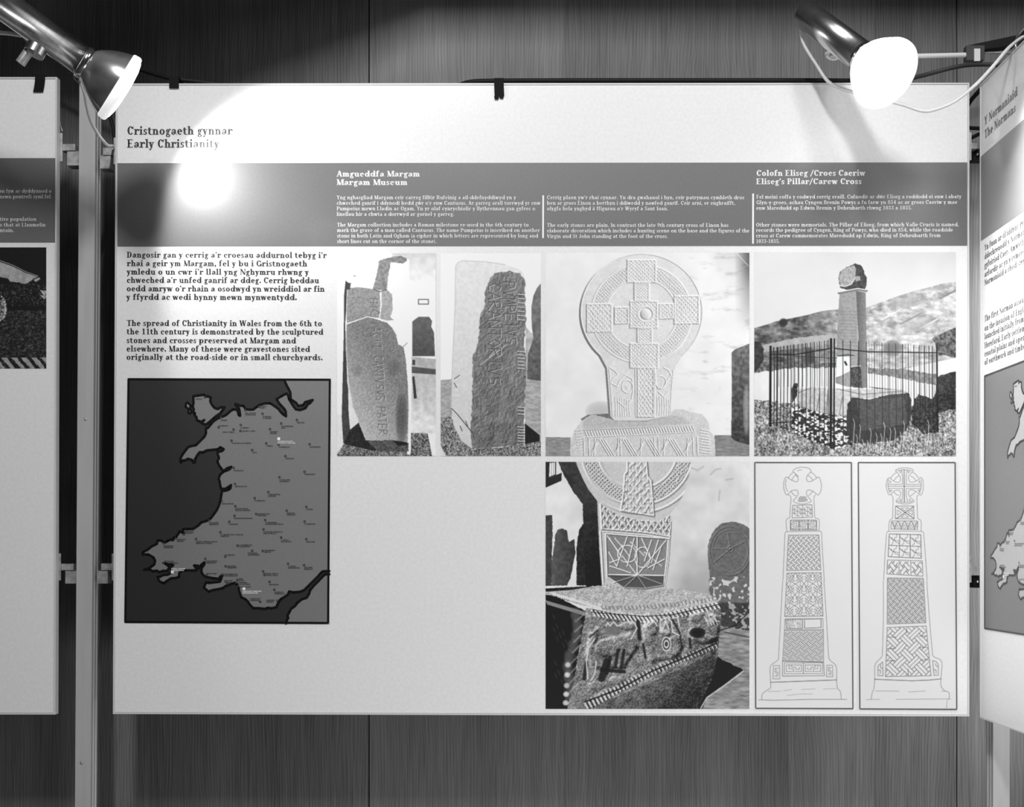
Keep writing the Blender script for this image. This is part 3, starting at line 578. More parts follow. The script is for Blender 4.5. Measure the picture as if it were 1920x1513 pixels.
# ------------------------------------------------------------------ printed photographs and drawings (flat prints, tones computed here)
rng = np.random.RandomState(7)
def up(g, shape):
    h, w = g.shape
    yy = np.linspace(0, h - 1.001, shape[0]); xx = np.linspace(0, w - 1.001, shape[1])
    y0 = yy.astype(int); x0 = xx.astype(int); fy = (yy - y0)[:, None]; fx = (xx - x0)[None, :]
    fy = fy * fy * (3 - 2 * fy); fx = fx * fx * (3 - 2 * fx)
    a = g[y0][:, x0]; b = g[y0][:, x0 + 1]; c = g[y0 + 1][:, x0]; d = g[y0 + 1][:, x0 + 1]
    return (a * (1 - fx) + b * fx) * (1 - fy) + (c * (1 - fx) + d * fx) * fy
class Canvas:
    SS = 2
    def __init__(s, x0, y0, x1, y1, tone, org=(0, 0), sc=1.0):
        s.box = (x0, y0, x1, y1); s.org = org; s.sc = sc
        s.w = int(round((x1 - x0) * s.SS)); s.h = int(round((y1 - y0) * s.SS))
        ax = x0 + (np.arange(s.w) + .5) / s.SS; ay = y0 + (np.arange(s.h) + .5) / s.SS
        s.X, s.Y = np.meshgrid((ax - org[0]) * sc, (ay - org[1]) * sc)   # in traced units
        s.a = np.full((s.h, s.w), float(tone)); s.H = np.zeros((s.h, s.w)); s.u = sc / s.SS  # traced units per sample
    def noise(s, cell, cy=None, octaves=3):
        """fractal value noise, about -1..1; cell = size in target pixels"""
        cy = cy or cell; out = np.zeros_like(s.a); amp = 1; tot = 0
        for o in range(octaves):
            gx = max(2, int(s.w / s.SS / cell * 2 ** o) + 2); gy = max(2, int(s.h / s.SS / cy * 2 ** o) + 2)
            gx = min(gx, s.w); gy = min(gy, s.h)
            out += amp * up(rng.rand(gy, gx) * 2 - 1, s.a.shape); tot += amp; amp *= .6
        return out / tot * 1.6
    def mask(s, pts, closed=True):
        P = np.array(pts, float); m = np.zeros(s.a.shape, bool)
        X, Y = s.X, s.Y
        ys = (P[:, 1].min(), P[:, 1].max()); r0 = max(0, np.searchsorted(Y[:, 0], ys[0]) - 1); r1 = min(s.h, np.searchsorted(Y[:, 0], ys[1]) + 1)
        if r1 <= r0: return m
        x = X[r0:r1]; y = Y[r0:r1]; k = np.zeros(x.shape, bool)
        for (ax, ay), (bx, by) in zip(P, np.roll(P, -1, 0)):
            if ay == by: continue
            c = ((ay > y) != (by > y)) & (x < (bx - ax) * (y - ay) / (by - ay) + ax); k ^= c
        m[r0:r1] = k; return m
    def dist(s, pts, closed=False):
        d = np.full(s.a.shape, 1e9); P = list(pts)
        if closed: P = P + [P[0]]
        for (ax, ay), (bx, by) in zip(P[:-1], P[1:]):
            dx, dy = bx - ax, by - ay; l2 = dx * dx + dy * dy + 1e-9
            mg = 40
            c0 = max(0, np.searchsorted(s.X[0], min(ax, bx) - mg)); c1 = min(s.w, np.searchsorted(s.X[0], max(ax, bx) + mg))
            r0 = max(0, np.searchsorted(s.Y[:, 0], min(ay, by) - mg)); r1 = min(s.h, np.searchsorted(s.Y[:, 0], max(ay, by) + mg))
            if c1 <= c0 or r1 <= r0: continue
            x = s.X[r0:r1, c0:c1]; y = s.Y[r0:r1, c0:c1]
            t = np.clip(((x - ax) * dx + (y - ay) * dy) / l2, 0, 1)
            q = np.hypot(x - ax - t * dx, y - ay - t * dy); d[r0:r1, c0:c1] = np.minimum(d[r0:r1, c0:c1], q)
        return d
    def rough(s, pts, amp, seed=0):
        """roughen an outline by subdividing and jittering"""
        r = np.random.RandomState(seed); out = []
        P = list(pts)
        for (ax, ay), (bx, by) in zip(P, P[1:] + P[:1]):
            n = max(1, int(math.hypot(bx - ax, by - ay) / (amp * 3)))
            for i in range(n):
                t = i / n; out.append((ax + (bx - ax) * t + r.uniform(-amp, amp), ay + (by - ay) * t + r.uniform(-amp, amp)))
        return out
    def fill(s, pts, v, n=0, cell=3, rough=0, grad=None, cy=None, oct=3):
        m = s.mask(s.rough(pts, rough, int(abs(pts[0][0]))) if rough else pts)
        val = np.full(s.a.shape, float(v))
        if grad: # (x0,y0,x1,y1,v1)
            gx, gy, hx, hy, v1 = grad; t = ((s.X - gx) * (hx - gx) + (s.Y - gy) * (hy - gy)) / ((hx - gx) ** 2 + (hy - gy) ** 2)
            val = v + (v1 - v) * np.clip(t, 0, 1)
        if n: val = val + n * s.noise(cell, cy, oct)
        s.a[m] = val[m]; return m
    def line(s, pts, w, v, closed=False, soft=None, alpha=1):
        d = s.dist(pts, closed); soft = soft or s.u; k = np.clip((w / 2 - d) / soft + .5, 0, 1) * alpha
        s.a = s.a * (1 - k) + v * k
    def ridge(s, pts, w, h, closed=False):
        d = s.dist(pts, closed); s.H += h * np.clip(1 - (d / (w / 2)) ** 2, 0, 1)
    def dome(s, pts, h, rad):
        b = s.mask(s.rough(pts, 4)).astype(float); r_ = max(1, int(rad / s.u))
        for _ in range(3):
            for ax in (0, 1):
                c = np.cumsum(np.pad(b, [(r_ + 1, r_) if k == ax else (0, 0) for k in (0, 1)], 'edge'), ax)
                n = b.shape[ax]; i0 = np.arange(n); b = (np.take(c, i0 + 2 * r_ + 1, ax) - np.take(c, i0, ax)) / (2 * r_ + 1)
        s.H += h * b
    def blob(s, cx, cy, rx, ry, v, alpha=1, p=2):
        d = ((s.X - cx) / rx) ** 2 + ((s.Y - cy) / ry) ** 2; k = np.clip(1 - d, 0, 1) ** (1 / p) * alpha
        s.a = s.a * (1 - k) + v * k
    def weave(s, m, c, h=1.0, ang=0, w=.30, cy=None):
        """interlace relief inside mask m; c = cell size in traced units"""
        X = s.X + s.noise(9) * c * .16; Y = (s.Y + s.noise(9) * c * .16) * (c / (cy or c)); h = h * (1 + .35 * s.noise(7))
        u = (X + Y) / c; v = (X - Y) / c; fu = np.abs(u - np.floor(u) - .5); fv = np.abs(v - np.floor(v) - .5)
        A = fu < w; B = fv < w; over = ((np.floor(u) + np.floor(v)) % 2) == 0
        hh = np.where(A & (~B | over), np.cos(fu / w * 1.5), 0) + np.where(B & ~(A & over), np.cos(fv / w * 1.5), 0)
        s.H += np.where(m, np.minimum(hh, 1) * h, 0)
    def weave_lines(s, m, c, v, lw, w=.30, cy=None, alpha=1, double=True):
        # drawn interlace: soft-edged outlines of two crossing sets of bands, each passing over and under
        X = s.X + s.noise(14) * .5; Y = (s.Y + s.noise(14) * .5) * (c / (cy or c))
        u = (X + Y) / c; q = (X - Y) / c; fu = np.abs(u - np.floor(u) - .5); fv = np.abs(q - np.floor(q) - .5)
        over = ((np.floor(u) + np.floor(q)) % 2) == 0; A = fu < w; B = fv < w; px = c * .7071
        def ln(d): return np.clip((lw / 2 - d * px) / .55 + .5, 0, 1)
        la = ln(np.abs(fu - w)) * ~(B & ~over); lb = ln(np.abs(fv - w)) * ~(A & over)
        if double:
            la = np.maximum(la, ln(fu) * ~(B & ~over) * .8); lb = np.maximum(lb, ln(fv) * ~(A & over) * .8)
        k = np.maximum(la, lb) * alpha * m; s.a = s.a * (1 - k) + v * k
    def emboss(s, m, k, lx=1, ly=-1, rec=None, rk=0):
        if rec is not None: s.a = np.where(rec & m, s.a - rk * np.clip(1 - s.H / 1.6, 0, 1), s.a)
        gy, gx = np.gradient(s.H); e = -(gx * lx + gy * ly) * k
        s.a = np.where(m, s.a + np.clip(e, -90, 70), s.a)
    def disp(s):
        return s.a.reshape(s.h // s.SS, s.SS, s.w // s.SS, s.SS).mean((1, 3))
def lin_alb(v, gain=1.22, hi=.80):
    return np.clip((np.clip(v, 0, 255) / 255.) ** 2.2 * gain, .004, hi)
def print_sheet(name, cv, parent, mat, quad=None, gain=1.22, hi=.80, y=-.0006, thick=True):
    """a thin sheet on the panel whose front is a fine grid carrying the printed tones"""
    t = lin_alb(cv.disp(), gain, hi); h, w = t.shape
    t = np.pad(t, ((0, 1), (0, 1)), 'edge'); h1, w1 = t.shape
    x0, y0, x1, y1 = cv.box; quad = quad or [(x0, y0), (x1, y0), (x1, y1), (x0, y1)]
    u, v = np.meshgrid(np.linspace(0, 1, w1), np.linspace(0, 1, h1)); q = np.array(quad, float)
    xy = (q[0][None, None] * ((1 - u) * (1 - v))[..., None] + q[1] * (u * (1 - v))[..., None] + q[2] * (u * v)[..., None] + q[3] * ((1 - u) * v)[..., None])
    co = np.empty((h1 * w1 + 4, 3), np.float32); n = h1 * w1
    co[:n, 0] = (xy[..., 0].ravel() - PX) / 1000; co[:n, 1] = y; co[:n, 2] = (PY - xy[..., 1].ravel()) / 1000
    for i in range(4): co[n + i] = Lc(q[i][0], q[i][1], -.00002)
    idx = (np.arange(h)[:, None] * w1 + np.arange(w)[None, :]).ravel()
    f = np.stack([idx, idx + w1, idx + w1 + 1, idx + 1], 1)
    cor = [0, w1 - 1, n - 1, n - w1]
    side = [(cor[i], n + i, n + (i + 1) % 4, cor[(i + 1) % 4]) for i in range(4)]
    f = np.concatenate([f, np.array(side)]).astype(np.int32)
    me = bpy.data.meshes.new(name); me.vertices.add(len(co)); me.vertices.foreach_set('co', co.ravel())
    me.loops.add(f.size); me.loops.foreach_set('vertex_index', f.ravel())
    me.polygons.add(len(f)); me.polygons.foreach_set('loop_start', np.arange(0, f.size, 4, dtype=np.int32)); me.update(calc_edges=True)
    at = me.attributes.new('tone', 'FLOAT_COLOR', 'POINT'); c = np.ones((len(co), 4), np.float32)
    c[:n, 0] = c[:n, 1] = c[:n, 2] = t.ravel(); c[n:, :3] = .6; at.data.foreach_set('color', c.ravel())
    return link(name, me, mat, parent)

# simple monoline capitals for the inscriptions cut in the stones (unit box, y down)
CAPS = {'A': [[(0, 1), (.5, 0), (1, 1)], [(.2, .65), (.8, .65)]], 'C': [[(1, .1), (.5, 0), (0, .5), (.5, 1), (1, .9)]], 'E': [[(1, 0), (0, 0), (0, 1), (1, 1)], [(0, .5), (.8, .5)]],
 'H': [[(0, 0), (0, 1)], [(1, 0), (1, 1)], [(0, .5), (1, .5)]], 'I': [[(.5, 0), (.5, 1)]], 'L': [[(0, 0), (0, 1), (1, 1)]], 'M': [[(0, 1), (.15, 0), (.5, .7), (.85, 0), (1, 1)]], 'N': [[(0, 1), (0, 0), (1, 1), (1, 0)]],
 'O': [[(.5, 0), (0, .5), (.5, 1), (1, .5), (.5, 0)]], 'P': [[(0, 1), (0, 0), (.8, .05), (.9, .35), (0, .5)]], 'R': [[(0, 1), (0, 0), (.8, .05), (.9, .35), (0, .5), (1, 1)]], 'S': [[(1, .1), (.2, .05), (.15, .4), (.9, .6), (.8, .95), (0, .9)]],
 'T': [[(0, 0), (1, 0)], [(.5, 0), (.5, 1)]], 'V': [[(0, 0), (.5, 1), (1, 0)]], 'U': [[(0, 0), (0, .8), (.5, 1), (1, .8), (1, 0)]], ' ': []}
def inscribe(cv, text, path, size, lw, lo, hi, adv=1.25, wfac=.75):
    """letters turned a quarter clockwise, reading down the path [(x_left,y)...]"""
    (ax, ay), (bx, by) = path; n = len(text)
    for i, ch in enumerate(text):
        t = (i + .1) / n; y = ay + (by - ay) * t; x = ax + (bx - ax) * t; step = (by - ay) / n
        for st_ in CAPS[ch]:
            P = [(x + size * (1 - v) + 3 * math.sin(i * 2.3 + u * 5), y + u * step * wfac + 3 * math.sin(i * 1.7 + v * 4)) for u, v in st_]
            if len(P) > 1:
                cv.line([(px + lw * .7, py + lw * .4) for px, py in P], lw, hi, alpha=.7); cv.line(P, lw, lo, alpha=.8)

# ---- photograph 1: broken inscribed stone
K = 3.7825
cv = Canvas(632, 475, 817, 855, 226, (620, 465), K)
cv.a += 6 * cv.noise(25)
cv.fill([(435, 38), (750, 38), (750, 330), (560, 300), (560, 90), (440, 70)], 188, 10, 12, grad=(600, 40, 600, 330, 232))
cv.fill([(40, 1180), (200, 1180), (240, 1480), (40, 1480)], 205, 6, 8)
cv.fill([(575, 490), (750, 490), (750, 775), (575, 775)], 228, 4, 8)
cv.fill([(575, 772), (750, 790), (750, 870), (575, 845)], 160, 14, 6); cv.fill([(575, 842), (750, 862), (750, 900), (575, 888)], 75, 8, 5)
cv.fill([(575, 888), (750, 900), (750, 1330), (575, 1310)], 168, 16, 9, grad=(600, 900, 600, 1300, 205))
cv.fill([(580, 915), (596, 910), (614, 1068), (592, 1072)], 50); cv.fill([(580, 795), (602, 795), (602, 832), (580, 832)], 60)
cv.fill([(580, 525), (600, 508), (625, 490), (700, 490), (722, 520), (715, 560), (735, 600), (742, 770), (580, 770)], 88, 10, 5, grad=(600, 500, 600, 770, 70))
cv.line([(625, 367), (695, 367), (695, 400), (625, 400)], 8, 95, True)
cv.fill([(40, 1475), (90, 1400), (180, 1310), (570, 1330), (570, 1313), (700, 1316), (722, 1475)], 95, 70, 1.6, oct=2)
cv.fill([(690, 1316), (750, 1320), (750, 1475), (722, 1475)], 215, 5)
cv.fill([(150, 1230), (195, 1225), (250, 1365), (560, 1380), (560, 1440), (300, 1440), (95, 1390)], 34, 14, 3)
cv.fill([(108, 232), (128, 250), (145, 250), (165, 195), (190, 205), (170, 290), (125, 300), (105, 540), (120, 950), (140, 1100), (160, 1130), (135, 1300), (92, 1392), (80, 1200), (95, 600), (97, 330)], 58, 10, 5)
cv.fill([(155, 200), (190, 205), (180, 285), (140, 285)], 210)
cv.fill([(125, 960), (165, 1130), (200, 1240), (140, 1290), (130, 1180)], 205, 6, 4)
cv.fill([(430, 90), (555, 80), (565, 300), (560, 520), (578, 800), (570, 1465), (545, 1465), (520, 1000), (470, 620), (400, 300)], 226, 8, 5)
cv.fill([(345, 92), (372, 84), (440, 75), (430, 100), (412, 185), (402, 292), (385, 306), (303, 290), (328, 190)], 122, 22, 4, 3)
cv.fill([(372, 84), (430, 66), (490, 58), (540, 70), (545, 92), (520, 112), (440, 104), (415, 95)], 118, 28, 3, 3)
M1_ = cv.fill([(120, 300), (150, 285), (200, 280), (300, 293), (352, 316), (356, 400), (348, 500), (262, 488), (180, 515), (118, 535), (112, 420)], 132, 16, 3, 2)
cv.fill([(362, 318), (400, 300), (438, 330), (442, 440), (425, 490), (450, 514), (378, 520), (352, 500), (365, 400)], 146, 16, 3, 2)
cv.fill([(115, 545), (170, 525), (240, 498), (270, 490), (330, 508), (400, 532), (440, 570), (468, 620), (482, 690), (520, 712), (535, 800), (548, 950), (555, 1150), (548, 1385), (400, 1378), (250, 1365), (225, 1300), (200, 1235), (158, 1130), (125, 950), (108, 700)], 112, 17, 2.2, 2, grad=(450, 900, 120, 1150, 165), oct=3)
cv.blob(505, 1210, 45, 190, 58, .7); cv.blob(450, 850, 50, 60, 80, .5); cv.blob(190, 870, 40, 50, 95, .4)
cv.line([(110, 540), (180, 518), (262, 490), (345, 505), (400, 520), (455, 517)], 6, 215); cv.line([(352, 318), (357, 400), (348, 500)], 6, 205); cv.line([(305, 292), (355, 312), (400, 298)], 6, 60)
cv.line([(485, 690), (515, 705), (545, 675)], 4, 70); cv.line([(120, 300), (112, 530), (112, 700), (128, 950), (160, 1130), (205, 1240)], 6, 205, alpha=.7)
cv.fill([(260, 1370), (430, 1365), (520, 1375), (555, 1385), (555, 1440), (520, 1450), (330, 1440)], 75, 30, 2, 3); cv.fill([(440, 1365), (540, 1380), (550, 1398), (480, 1405)], 22)
cv.H += cv.noise(2.4, 2.4, 3) * 1.2; cv.emboss(M1_ | cv.mask([(115, 545), (330, 508), (440, 570), (482, 690), (535, 800), (555, 1150), (548, 1385), (250, 1365), (158, 1130), (108, 700)]), 26, -1, -.6); cv.H[:] = 0
inscribe(cv, 'HIC IACIT CANTVSVS PATER', [(280, 360), (345, 1330)], 62, 6, 66, 205, wfac=.72)
print_sheet('photograph_print', cv, main, photo_mat, gain=1.15)

# ---- photograph 2: square stone with rough face
cv = Canvas(826, 475, 1014, 855, 228, (620, 465), K)
cv.a += 4 * cv.noise(25)
cv.fill([(1385, 560), (1420, 600), (1490, 640), (1490, 960), (1385, 930)], 170, 25, 10)
cv.fill([(1490, 255), (1465, 285), (1440, 340), (1425, 420), (1428, 560), (1440, 640), (1400, 760), (1395, 930), (1490, 950)], 105, 18, 6, grad=(1400, 400, 1400, 930, 80))
cv.fill([(781, 938), (862, 932), (862, 1210), (781, 1210)], 150, 22, 5, cy=2)
cv.fill([(1380, 930), (1490, 945), (1490, 1390), (1380, 1390)], 150, 22, 8, cy=3)
cv.fill([(781, 1205), (860, 1200), (930, 1370), (1010, 1425), (1375, 1390), (1490, 1370), (1490, 1478), (781, 1478)], 110, 75, 1.6, oct=2)
cv.fill([(781, 1400), (820, 1478), (781, 1478)], 200)
cv.fill([(1378, 1240), (1400, 1262), (1485, 1330), (1485, 1372), (1378, 1392)], 24, 8, 3)
cv.fill([(888, 130), (905, 105), (935, 91), (1090, 97), (1180, 107), (1240, 120), (1345, 155), (1372, 195), (1382, 260), (1370, 1390), (1200, 1420), (1005, 1425), (930, 1370), (870, 1250), (856, 1100), (865, 800), (882, 500), (886, 300)], 206, 7, 5, 2, grad=(1000, 100, 880, 1300, 188))
cv.line([(1240, 120), (1100, 100), (940, 92), (905, 105), (888, 130), (884, 400), (866, 800), (857, 1100)], 5, 165, alpha=.8)
cv.fill([(1165, 178), (1270, 165), (1340, 182), (1378, 230), (1388, 500), (1376, 640), (1375, 700), (1390, 860), (1378, 1000), (1372, 1392), (1200, 1415), (1010, 1425), (992, 1300), (1000, 1200), (1008, 930), (1012, 760), (1045, 690), (1055, 580), (1062, 490), (1092, 430), (1100, 280), (1135, 215)], 108, 0, 3, 6)
m = cv.mask([(1165, 178), (1270, 165), (1340, 182), (1378, 230), (1388, 500), (1376, 700), (1390, 860), (1372, 1392), (1010, 1425), (1000, 1200), (1008, 930), (1012, 760), (1045, 690), (1062, 490), (1092, 430), (1100, 280)])
cv.H += cv.noise(4, 4, 4) * 3.0; cv.emboss(m, 34, -1, -.6); cv.H[:] = 0
cv.a = np.where(m, cv.a + 14 * cv.noise(14) - 10 * np.clip((cv.Y - 900) / 500, 0, 1), cv.a)
cv.line([(860, 1140), (900, 1180), (940, 1230), (1005, 1310)], 6, 60); 
for p in ((880, 930, 915, 905), (878, 960, 895, 990), (920, 1265, 935, 1300), (960, 1230, 975, 1270)): cv.line([(p[0], p[1]), (p[2], p[3])], 6, 70)
cv.line([(1060, 840), (1240, 700)], 7, 60); cv.line([(1065, 832), (1245, 692)], 5, 190)
inscribe(cv, 'PVMPEIVS', [(1225, 240), (1240, 690)], 85, 7, 50, 205, wfac=.75)
inscribe(cv, 'CARANTORIVS', [(1120, 245), (1120, 980)], 88, 7, 50, 205, wfac=.75)
for y in list(range(330, 520, 30)) + list(range(735, 870, 24)) + list(range(1130, 1200, 24)) + list(range(1270, 1380, 20)): cv.line([(1330, y), (1378, y + 4)], 6, 185); cv.line([(1330, y + 7), (1376, y + 11)], 4, 50)
print_sheet('photograph_print', cv, main, photo_mat, gain=1.12)

# ---- photograph 3: wheel cross on its carved base
cv = Canvas(1023, 474, 1405, 855, 213, (1015, 465), K)
cv.a += 5 * cv.noise(40)
st_ = cv.noise(28, 10); cv.a -= 34 * np.clip(st_ - .35, 0, 1) * np.clip((cv.X - 900) / 300, 0, 1)
cv.a -= 120 * np.clip((cv.X - 1370) / 130, 0, 1) * np.clip((620 - cv.Y) / 450, 0, 1); cv.a -= 40 * np.clip((cv.X - 1150) / 300, 0, 1) * np.clip((300 - cv.Y) / 300, 0, 1)
cv.fill([(28, 1342), (210, 1345), (210, 1480), (28, 1480)], 128, 20, 8, cy=2); cv.fill([(1230, 1330), (1480, 1330), (1480, 1480), (1230, 1480)], 118, 20, 8, cy=2)
cv.blob(420, 1160, 110, 75, 165, .8); cv.fill([(280, 1215), (330, 1185), (490, 1175), (500, 1222), (300, 1240)], 105, 10, 4)
cv.fill([(1350, 745), (1375, 720), (1475, 680), (1480, 680), (1480, 1400), (1380, 1372), (1348, 1345), (1352, 1000)], 100, 24, 5, grad=(1400, 700, 1400, 1380, 50))
cv.blob(1455, 1150, 25, 200, 175, .55)
ring = [(712 + 431 * math.cos(t), 458 + 414 * math.sin(t)) for t in np.linspace(math.radians(133), math.radians(408), 60)]
body = ring + [(950, 850), (935, 1000), (925, 1150), (940, 1185), (740, 1228), (520, 1225), (492, 1195), (478, 1000), (466, 850)]
bm = cv.mask(body)
sh = cv.mask([(x - 13, y + 10) for x, y in body]); cv.a[sh] = 105
cv.a[bm] = 200; cv.a = np.where(bm, cv.a + 7 * cv.noise(2.2, None, 2) + 5 * cv.noise(20), cv.a)
R_ = np.hypot((cv.X - 712) / 1.0, (cv.Y - 470) * 1.02)
H = cv.H
def rect(a, b, c, d, sk=0): return [(a, b), (c, b - sk), (c, d - sk), (a, d)]
parts_ = [rect(612, 88, 812, 245), rect(662, 250, 764, 375), rect(632, 380, 825, 568), rect(522, 425, 618, 540, 4), rect(325, 402, 500, 598, 4), rect(838, 402, 935, 505, 4), rect(945, 345, 1118, 540, 4), rect(682, 572, 785, 672), rect(632, 680, 828, 852), rect(684, 855, 800, 1200)]
cm = np.zeros_like(bm)
for p in parts_: cm |= cv.mask(p)
rm = (R_ > 262) & (R_ < 345) & ~cm
for rr in (252, 355): cv.H += np.where(~cm, 1.6 * np.clip(1 - ((R_ - rr) / 9) ** 2, 0, 1), 0)
cv.weave(rm & bm, 26, 1.7)
for i, p in enumerate(parts_):
    mm = cv.mask(p); cv.H[mm] = 1.2; cv.weave(mm, (27, 23, 27, 30, 33, 30, 30, 24, 27, 28)[i], 1.9, cy=(27, 20, 27, 30, 36, 28, 34, 22, 27, 40)[i])
    cv.ridge(p, 16, 2.6, True)
cv.H[np.hypot(cv.X - 742, cv.Y - 472) < 62] = 1.0
for rr, w_, h_ in ((54, 10, 2.5), (0, 0, 0)):
    if rr: cv.H += h_ * np.clip(1 - ((np.hypot(cv.X - 742, cv.Y - 472) - rr) / w_) ** 2, 0, 1)
rb = np.hypot(cv.X - 742, cv.Y - 472); cv.H += np.where(rb < 38, 6 * np.sqrt(np.clip(1 - (rb / 38) ** 2, 0, 1)), 0)
# the two figures at the foot and the knots above them
for cx in (610, 848):
    t = np.linspace(0, 2 * math.pi, 16); cv.ridge([(cx + 38 * math.cos(a), 985 + 45 * math.sin(a) - (30 if cx > 700 else 0)) for a in t], 10, 2.2)
    cv.ridge([(cx - 12, 980), (cx, 1000), (cx + 12, 980)], 7, 1.6)
for dx in range(0, 110, 17): cv.ridge([(525 + dx, 1060 + dx * .2), (530 + dx * .9, 1130), (528 + dx, 1195)], 8, 1.8)
for dx in range(0, 100, 17): cv.ridge([(822 + dx, 1050 + dx * .3), (826 + dx, 1130), (822 + dx, 1185)], 8, 1.8)
for pts in ([(485, 850), (520, 870), (545, 900), (510, 930), (495, 960), (540, 985), (560, 940), (600, 905), (645, 930), (655, 1000), (640, 1080)], [(810, 890), (815, 960), (830, 1000), (870, 985), (895, 940), (920, 900)], [(870, 850), (905, 870), (925, 915)], [(545, 1090), (590, 1130), (635, 1085)], [(830, 1020), (870, 1060), (905, 1020)]): cv.ridge(pts, 11, 2.2)
cv.ridge([(668, 860), (672, 1200)], 11, 2.4); cv.ridge([(808, 855), (806, 1200)], 11, 2.4); cv.ridge([(482, 860), (495, 1000), (508, 1200)], 9, 2.0); cv.ridge([(938, 870), (925, 1000), (918, 1170)], 9, 2.0)
cv.ridge(ring, 12, 2.0)
cv.emboss(bm, 92, 1, -.55, cm | rm, 26); cv.H[:] = 0
base_ = [(205, 1480), (208, 1380), (238, 1290), (290, 1225), (360, 1183), (490, 1212), (520, 1228), (740, 1232), (900, 1195), (945, 1148), (1015, 1145), (1050, 1165), (1140, 1180), (1185, 1230), (1195, 1300), (1230, 1345), (1238, 1480)]
zm = cv.fill(base_, 188, 12, 2, 2, oct=2)
cv.a[cv.mask([(360, 1185), (490, 1212), (520, 1228), (740, 1232), (930, 1190), (1010, 1200), (1060, 1255), (600, 1290), (300, 1300), (300, 1230)])] -= 18
for i in range(40): x = 312 + i * 19.5; cv.ridge([(x, 1302 - i * .9), (x + 14, 1336 - i * .9)], 10, 2.6)
cv.ridge([(300, 1292), (1080, 1258)], 7, 1.6); cv.ridge([(300, 1345), (1085, 1308)], 7, 1.8)
for k in range(9):
    x = 330 + k * 82
    for d_ in (0, 18, 36): cv.ridge([(x + d_, 1360), (x + 70 + d_ * (1 if k % 2 else -1), 1475)] if k % 2 else [(x + 90 - d_, 1352), (x + 10 + d_, 1475)], 10, 2.4)
for x in (300, 335, 560, 800, 830, 1075, 1105): cv.ridge([(x, 1345), (x + 6, 1480)], 9, 2.2)
for i in range(9): cv.ridge([(240 + i * 3, 1300 + i * 20), (290, 1290 + i * 20)], 8, 2.0); cv.ridge([(1130, 1290 + i * 20), (1185 + i * 2, 1300 + i * 20)], 8, 2.2)
cv.emboss(zm, 100, 1, -.55)
cv.line([(1385, 38), (1470, 130)], 4, 235, alpha=.6)
print_sheet('photograph_print', cv, main, photo_mat, gain=1.12)

# ---- photograph 4: pillar inside iron railings on a hillside
cv = Canvas(1414, 473, 1792, 855, 208, (1405, 465), K)
cv.a += 3 * cv.noise(60) - 12 * np.clip((350 - cv.Y) / 350, 0, 1) * np.clip((cv.X - 500) / 900, 0, 1)
hill = [(30, 572), (90, 555), (190, 522), (300, 500), (400, 480), (520, 448), (620, 438), (830, 425), (900, 400), (1050, 345), (1160, 310), (1250, 288), (1380, 252), (1470, 242), (1470, 900), (30, 900)]
m = cv.fill(hill, 118, 0)
n1 = cv.noise(16, 5, 4); rt = np.clip((cv.X - 420 - (cv.Y - 450) * -.2) / 350, 0, 1)
rot = cv.noise(9, 9, 4)
cv.a = np.where(m, 98 + 74 * rt + (n1 * 36 + rot * 30), cv.a)
for p in ([(100, 690), (330, 640), (620, 610), (620, 680), (300, 720), (100, 740)],): cv.fill(p, 160, 10, 10, 4)
for i in range(26):
    x = 860 + (i * 137) % 560; y = 420 + (i * 61) % 240 - (x - 860) * .22; cv.line([(x, y + 26), (x + 40, y + 8), (x + 85, y - 18)], 5, 215 if i % 2 else 95, alpha=.65, soft=8)
cv.blob(1010, 540, 40, 30, 90, .6); cv.blob(1120, 380, 110, 45, 140, .6); cv.blob(1200, 540, 120, 60, 150, .5)
cv.fill([(1300, 640), (1470, 560), (1470, 780), (1340, 760)], 82, 50, 4, 6)
cv.blob(243, 530, 33, 30, 40, 1, 4); cv.blob(320, 518, 14, 16, 50, 1, 4); cv.blob(1015, 715, 66, 62, 95, .9, 3)
cv.fill([(30, 880), (330, 835), (620, 830), (840, 845), (1100, 860), (1470, 780), (1470, 960), (1300, 1100), (30, 1100)], 214, 6, 20)
cv.fill([(30, 830), (330, 820), (620, 815), (620, 850), (330, 850), (30, 890)], 95, 40, 5, 6)
cv.fill([(840, 850), (1100, 860), (1340, 900), (1340, 980), (1100, 930), (840, 890)], 120, 30, 5, 5)
cv.fill([(30, 665), (75, 672), (102, 710), (100, 800), (75, 850), (30, 890)], 52, 18, 4, 5)
cv.blob(430, 770, 38, 60, 60, .9, 3)
g = [(30, 1075), (150, 1085), (300, 1100), (1180, 1120), (1470, 1100), (1470, 1480), (30, 1480)]
m = cv.mask(cv.rough(g, 8)); n2 = cv.noise(2.2, 2.6, 2); n3 = cv.noise(12, 12, 3)
cv.a = np.where(m, 128 + n2 * 70 + n3 * 30, cv.a)
cv.fill([(1340, 905), (1470, 880), (1470, 1140), (1340, 1170), (1150, 1140), (1200, 1030), (1300, 1080)], 38, 34, 3, 8)
cv.fill([(1150, 1140), (1340, 1130), (1340, 1310), (1250, 1320), (1150, 1250)], 45, 45, 2.5, 8)
